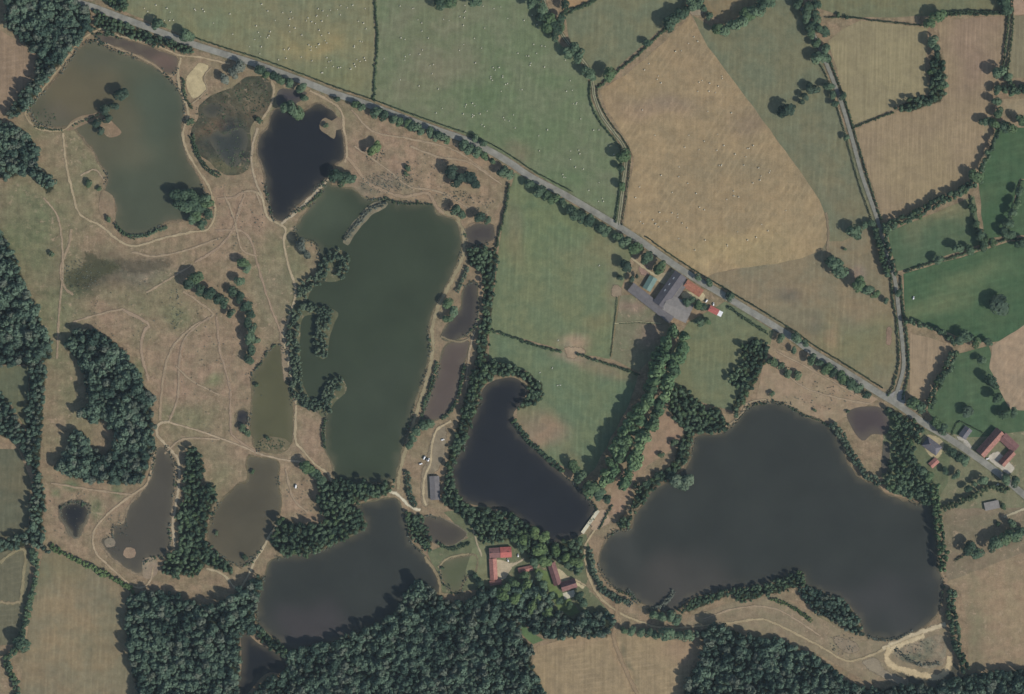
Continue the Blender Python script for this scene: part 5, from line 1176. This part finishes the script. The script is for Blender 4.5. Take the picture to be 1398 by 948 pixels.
rf, M, L, a = wing(b, 968.5, 421, 980, 427, 7.5, 2.8, 5.0, TILE_R, STONE, origin=o, doors=[(.5, 1, 1.1, 2.0)]); chimney(rf, 2, 0, 6.2)
wing(b, 980.8, 427.4, 985, 429.5, 6.5, 2.6, 3.2, WHITE, STONE, origin=o, mono=True)

b, o = building(1271, 609, 'house', 'slate-roofed house with hipped ends beside the grove', 'house')
rf, M, L, a = wing(b, 1262, 602, 1281, 616, 14, 4.5, 11.2, SLATE, STONE, hip=True, origin=o, doors=[(.5, -1, 1.2, 2.1)], wins=HS); chimney(rf, 7.5, 0, 12.4)
b, o = building(1274, 633, 'outbuilding', 'pink-tiled outbuilding behind the slate-roofed house', 'outbuilding')
wing(b, 1270, 636, 1279, 628, 8, 2.6, 4.4, TILE_P, STONE, origin=o, doors=[(.5, 1, 2.4, 2.1)])
b, o = building(1317, 592, 'bungalow', 'small grey-roofed bungalow inside a clipped hedge', 'house')
rf, M, L, a = wing(b, 1322, 585, 1313, 597, 11, 2.8, 5.8, SLATE, WHITE, origin=o, doors=[(.5, 1, 1.1, 2.0)], wins=HS); chimney(rf, 4, 0, 6.8)
b, o = building(1362, 606, 'farmhouse', 'U-shaped farmhouse with reddish and brown tiled wings', 'house')
rf, M, L, a = wing(b, 1365, 589, 1337.5, 620, 14, 5, 12.2, TILE_D, STONE, origin=o, doors=[(.3, -1, 3.4, 3.4), (.75, -1, 1.2, 2.1)], wins=HS); chimney(rf, 30, 0, 13.5)
wing(b, 1368, 596, 1386, 613, 12.5, 4.4, 7.8, TILE_B, STONE, origin=o, wins=HS)
rf, M, L, a = wing(b, 1382, 617, 1366.5, 634, 10, 3.6, 9.0, TILE_D, STONE, origin=o, doors=[(.5, 1, 1.2, 2.1)])
b, o = building(1353, 690, 'shed', 'pale grey flat shed below the dark hedgerow', 'shed')
wing(b, 1344, 692, 1363, 688, 10, 2.8, 3.6, SHEETL, BLOCKW, mono=True, origin=o, doors=[(.5, 1, 3, 2.4)])
b, o = building(594, 666, 'shed', 'long grey-roofed shed between fishpond and dark pond', 'shed')
wing(b, 593, 650.5, 594.5, 682, 12.5, 3.6, 4.6, SHEETG, BLOCKW, origin=o, doors=[(.3, -1, 3, 3), (.7, -1, 3, 3)])
b, o = building(682, 768, 'house', 'bright red-roofed L-shaped house of the hamlet', 'house')
rf, M, L, a = wing(b, 683.5, 754.2, 698, 753.4, 13.5, 4.6, 7.6, TILE_R, STONE, origin=o, wins=HS, doors=[(.5, -1, 1.2, 2.1)]); chimney(rf, L - 3, 0, 9)
rf, M, L, a = wing(b, 668.5, 755.2, 683.2, 754.2, 13, 4.2, 6.8, TILE_B, STONE, origin=o); chimney(rf, 3, 0, 8.2)
wing(b, 672.8, 763, 674.4, 791, 9.5, 3.8, 6.2, TILE_P, STONE, origin=o, doors=[(.4, 1, 2.4, 2.2)], wins=HS)
wing(b, 669, 796.5, 684, 794, 6, 2.6, 4.2, TILE_P, STONE, origin=o)
b, o = building(718, 777, 'outbuilding', 'low brown-tiled outbuilding by the gravel courtyard', 'outbuilding')
wing(b, 708, 779, 727, 775, 6.5, 2.6, 4.4, TILE_P, STONE, origin=o, doors=[(.5, -1, 2.4, 2.1)])
b, o = building(765, 795, 'house', 'long brown-roofed house with a pale terrace', 'house')
rf, M, L, a = wing(b, 752.5, 769, 761.5, 798, 10, 4, 7.2, TILE_B, STONE, origin=o, doors=[(.5, 1, 1.2, 2.1)], wins=HS); chimney(rf, 4, 0, 8.6)
wing(b, 766.5, 801.5, 786, 795.5, 12.5, 4.2, 10.2, TILE_B, STONE, origin=o, wins=HS)
A = g(772, 809); bm = bmesh.new(); boxbm(bm, -4, 12, -9, 0, 0, .35); tt = bm_obj('terrace', bm, CONCR, b); tt.location = (A[0] - o[0], A[1] - o[1], 0); tt.rotation_euler = (0, 0, .3)

# concrete dam of the dark pond
b, o = building(805, 712, 'dam', 'pale concrete dam wall at the end of the dark pond', 'dam')
A, B = Vector(g(795, 728)) - Vector(o), Vector(g(817, 697)) - Vector(o); d = B - A
M = Matrix.Translation((A.x, A.y, 0)) @ Matrix.Rotation(math.atan2(d.y, d.x), 4, 'Z')
bm = bmesh.new(); boxbm(bm, 0, d.length, -2.2, 2.2, 0, 1.6); x = bm_obj('wall', bm, CONCR, b); x.matrix_local = M
bm = bmesh.new(); boxbm(bm, .5, d.length - .5, 2.205, 2.5, 0, 2.3); x = bm_obj('parapet', bm, CONCR, b); x.matrix_local = M

# ================================================================== VEHICLES
def vehicle(px, py, rz, label, L=4.4, W=1.85, Hh=1.5, paint=WHITE, van=False, name='parked_car', cat='car', group=None):
    x, y = g(px, py); r = empty(name, (x, y, 0.8), rz); tag(r, label, cat, group)
    bm = bmesh.new()
    if van: prof = [(-.5, .35), (.5, .35), (.5, .75), (.42, .95), (.30, 1.85), (-.5, 1.95)]
    else: prof = [(-.5, .3), (.5, .3), (.5, .7), (.44, .85), (.2, .92), (.06, Hh), (-.3, Hh), (-.44, 1.0), (-.5, .95)]
    a = [bm.verts.new((u * L, -W / 2 + (.12 if z > 1 else 0), z)) for u, z in prof]; c = [bm.verts.new((u * L, W / 2 - (.12 if z > 1 else 0), z)) for u, z in prof]
    bm.faces.new(a); bm.faces.new(c[::-1])
    for i in range(len(prof)): j = (i + 1) % len(prof); bm.faces.new((a[i], c[i], c[j], a[j]))
    bmesh.ops.bevel(bm, geom=bm.edges[:], offset=.06, segments=2, affect='EDGES')
    bm_obj('body', bm, paint, r, True)
    bm = bmesh.new()
    if van: q = [(.43, .97), (.305, 1.8)]
    else: q = [(.215, .95), (.07, Hh - .05)]
    vs = [bm.verts.new((u * L + .02, s * (W / 2 - .2), z + .03)) for (u, z), s in ((q[0], -1), (q[0], 1), (q[1], 1), (q[1], -1))]
    bm.faces.new(vs); bm_obj('windscreen', bm, GLASS, r)
    for u in (-.3, .3):
        for s in (-1, 1):
            bm = bmesh.new(); bmesh.ops.create_cone(bm, cap_ends=True, segments=14, radius1=.33, radius2=.33, depth=.22)
            w = bm_obj('wheel', bm, RUBBER, r); w.location = (u * L, s * (W / 2 - .06), .33); w.rotation_euler = (math.pi / 2, 0, 0)
    return r
vehicle(404, 664, 1.45, 'white van parked on the dry grass beside the brown pond', 5.6, 2.2, 2, WHITE, True, 'parked_van', 'van')
vehicle(579.5, 625, 1.1, 'white van parked above the lakeside shed, nearest the dike', 5.4, 2.1, 2, WHITE, True, 'parked_van', 'van')
vehicle(582.3, 627, 1.1, 'dark car between two white vehicles by the shed', 4.4, 1.85, 1.5, DARKP)
vehicle(585, 628, 1.1, 'white car beside the dark car by the shed', 4.6, 1.9, 1.5)
vehicle(574.5, 633.5, 0.3, 'white car standing alone on the dike side of the shed', 4.2)
vehicle(604.5, 600.5, 0.2, 'white car at the edge of the tree belt', 4.2)
vehicle(693.3, 765, 2.0, 'white car on the lawn of the red-roofed house', 4.4)
vehicle(707.3, 758.5, 1.6, 'white car under the trees by the red-roofed house', 4.2)
vehicle(964.5, 411, 0.9, 'white van behind the orange-tiled farmhouse', 5.2, 2.1, 2, WHITE, True, 'parked_van', 'van')
vehicle(974, 415.5, 1.5, 'white car above the small red-roofed cottage', 4.2)
vehicle(1348, 626.5, 0.2, 'white car in the courtyard of the U-shaped farmhouse', 4.2)
vehicle(1361, 662.5, 0.6, 'white van under the dark hedgerow beside the road', 5.4, 2.3, 2, WHITE, True, 'parked_van', 'van')
vehicle(1247, 407, 1.4, 'white car standing in the large green paddock', 4.0)

# ================================================================== HAY BALES
HAY = plain_mat('pale_hay', (0.60, 0.56, 0.44), 0.2, 2.0, 0.95, 0.05)
bm = bmesh.new()
bmesh.ops.create_cone(bm, cap_ends=True, segments=18, radius1=.78, radius2=.78, depth=1.35)
bmesh.ops.bevel(bm, geom=[e for e in bm.edges if len(e.link_faces) == 2 and any(len(f.verts) > 4 for f in e.link_faces)], offset=.12, segments=2, affect='EDGES')
bmesh.ops.rotate(bm, verts=bm.verts[:], matrix=Matrix.Rotation(math.pi / 2, 3, 'X')); bmesh.ops.translate(bm, verts=bm.verts[:], vec=(0, 0, .78))
bale0 = bm_obj('hay_bale', bm, HAY, None, True)
used = [False]
def bales(poly, n, label, group, seed, k=1.0):
    r = random.Random(seed); P = np.array([g(*p) for p in poly]); lo, hi = P.min(0), P.max(0); c = 0
    last = None
    while c < n:
        if last is not None and r.random() < .26: x, y = last[0] + r.gauss(0, 7), last[1] + r.gauss(0, 7)
        else: x, y = r.uniform(lo[0], hi[0]), r.uniform(lo[1], hi[1])
        q = np.array([[x, y]])
        if not inside(q, P)[0] or edge_dist(q, P)[0] < 6: continue
        if not (-700 < x < 700 and -475 < y < 475): continue
        last = (x, y)
        if used[0]: o = bale0.copy(); COL.objects.link(o)
        else: o = bale0; used[0] = True
        s = r.uniform(.7, 1.1) * k
        o.location = (x, y, Z_FIELD); o.rotation_euler = (0, 0, r.uniform(0, 6.28)); o.scale = (s, s, s)
        tag(o, label, 'hay bale', group); c += 1
bales([(125, 0), (508, 0), (510, 134), (350, 79), (253, 46)], 95, 'small pale hay bale lying in the meadow west of the straight hedge', 'bales in the pale meadow', 1)
bales([(520, 0), (728, 0), (800, 100), (845, 205), (840, 298), (700, 215), (516, 138)], 115, 'small pale hay bale lying in the broad meadow beside the farm track', 'bales in the broad meadow', 2, 0.95)
bales([(943, 30), (1004, 120), (1094, 240), (1125, 300), (1120, 338), (1010, 360), (966, 370), (856, 305), (868, 215), (822, 126)], 85, 'small straw bale lying in the large tan stubble field', 'bales in the stubble', 3, .98)

# ================================================================== CATTLE
COWM = plain_mat('cream_coat', (0.70, 0.66, 0.58), 0.06, 1.0, 0.8, 0.1)
def cow_mesh():
    me = bpy.data.meshes.new('cow'); bm = bmesh.new()
    J = [(0, 0, 1.05), (.45, 0, 1.1), (.85, 0, 1.15), (1.1, 0, 1.05), (1.35, 0, .75), (1.55, 0, .55), (-.4, 0, 1.08), (-.78, 0, 1.12), (-.95, 0, .75)]
    R = [.36, .36, .33, .2, .16, .09, .36, .3, .04]
    E = [(0, 1), (1, 2), (2, 3), (3, 4), (4, 5), (0, 6), (6, 7), (7, 8)]
    for s in (-1, 1):
        for (b0, x, kn, ft) in ((2, .78, (.78, .5), (.80, .06)), (7, -.72, (-.86, .52), (-.80, .06))):
            i = len(J); J += [(x, s * .22, .85), (kn[0], s * .22, kn[1]), (ft[0], s * .22, ft[1])]; R += [.15, .08, .07]
            E += [(b0, i), (i, i + 1), (i + 1, i + 2)]
        i = len(J); J.append((1.28, s * .24, .92)); R.append(.04); E.append((4, i))
    vs = [bm.verts.new(p) for p in J]
    for a, b in E: bm.edges.new((vs[a], vs[b]))
    bm.to_mesh(me); bm.free()
    o = bpy.data.objects.new('cow', me); COL.objects.link(o)
    mod = o.modifiers.new('s', 'SKIN'); sv = me.skin_vertices[0].data
    for i, r in enumerate(R): sv[i].radius = (r, r); sv[i].use_root = (i == 0)
    o.modifiers.new('d', 'SUBSURF').levels = 1
    bpy.context.view_layer.update()
    m2 = bpy.data.meshes.new_from_object(o.evaluated_get(bpy.context.evaluated_depsgraph_get()))
    bpy.data.objects.remove(o); m2.materials.clear(); m2.materials.append(COWM)
    for p in m2.polygons: p.use_smooth = True
    return m2
cm = cow_mesh()
for i, (x, y, a, lab) in enumerate([(737, 509, .4, 'white cow nearest the wooded rim, upper of two in the pasture'), (736.5, 521, 2.2, 'white cow nearest the wooded rim, lower of two in the pasture'), (754, 503, 1.1, 'white cow grazing alone below the gateway'), (761, 526.5, .2, 'white cow of a close pair in the pasture, on the pond side'), (765, 526, 2.8, 'white cow of a close pair in the pasture, on the poplar side'),
                                   (818, 363, .8, 'white cow alone in the upper pasture near the farm'), (762, 465, .8, 'white cow above the trodden gateway')]):
    o = bpy.data.objects.new('cow', cm); COL.objects.link(o); p = g(x, y); o.location = (*p, Z_FIELD); o.rotation_euler = (0, 0, a)
    tag(o, lab, 'cow', 'white cows in the pasture')

# ================================================================== AIR
m, nt = new_mat('summer_haze')
pv = N(nt, 'ShaderNodeVolumePrincipled'); pv.inputs['Color'].default_value = (0.70, 0.90, 1.0, 1); pv.inputs['Density'].default_value = 1.15e-5
oo = N(nt, 'ShaderNodeOutputMaterial'); nt.links.new(pv.outputs[0], oo.inputs['Volume'])
bm = bmesh.new(); boxbm(bm, -7100, 7100, -7100, 7100, -1.0, H + 60)
tag(bm_obj('haze', bm, m), 'thin summer haze over the whole countryside', None, None, 'stuff')

# ================================================================== SKY, SUN, CAMERA
w = bpy.data.worlds.new('World'); sc.world = w; w.use_nodes = True
nt = w.node_tree; nt.nodes.clear()
sky = nt.nodes.new('ShaderNodeTexSky'); sky.sky_type = 'NISHITA'; sky.sun_disc = False
sky.sun_elevation = SUN_EL; sky.sun_rotation = math.atan2(SUN_AZ[0], SUN_AZ[1])
bg = nt.nodes.new('ShaderNodeBackground'); bg.inputs[1].default_value = 0.10
out = nt.nodes.new('ShaderNodeOutputWorld'); nt.links.new(sky.outputs[0], bg.inputs[0]); nt.links.new(bg.outputs[0], out.inputs[0])
sd = bpy.data.lights.new('sun', 'SUN'); sd.energy = 3.75; sd.angle = math.radians(0.5); sd.color = (1, .95, .88)
so = bpy.data.objects.new('sun', sd); COL.objects.link(so)
v = Vector((SUN_AZ[0] * math.cos(SUN_EL), SUN_AZ[1] * math.cos(SUN_EL), math.sin(SUN_EL)))
so.rotation_euler = v.to_track_quat('Z', 'Y').to_euler(); so.location = (0, 0, 800)

cd = bpy.data.cameras.new('camera'); co = bpy.data.objects.new('camera', cd); COL.objects.link(co)
co.location = (0, 0, H); co.rotation_euler = (0, 0, 0)
cd.sensor_fit = 'HORIZONTAL'; cd.sensor_width = 36; cd.lens = 36 * H / 1398.0
cd.clip_start = 10; cd.clip_end = 40000
sc.camera = co
vs = sc.view_settings; vs.view_transform = 'Standard'; vs.look = 'None'; vs.exposure = 0.08; vs.gamma = 1.0; vs.use_curve_mapping = False
sc.cycles.use_denoising = True
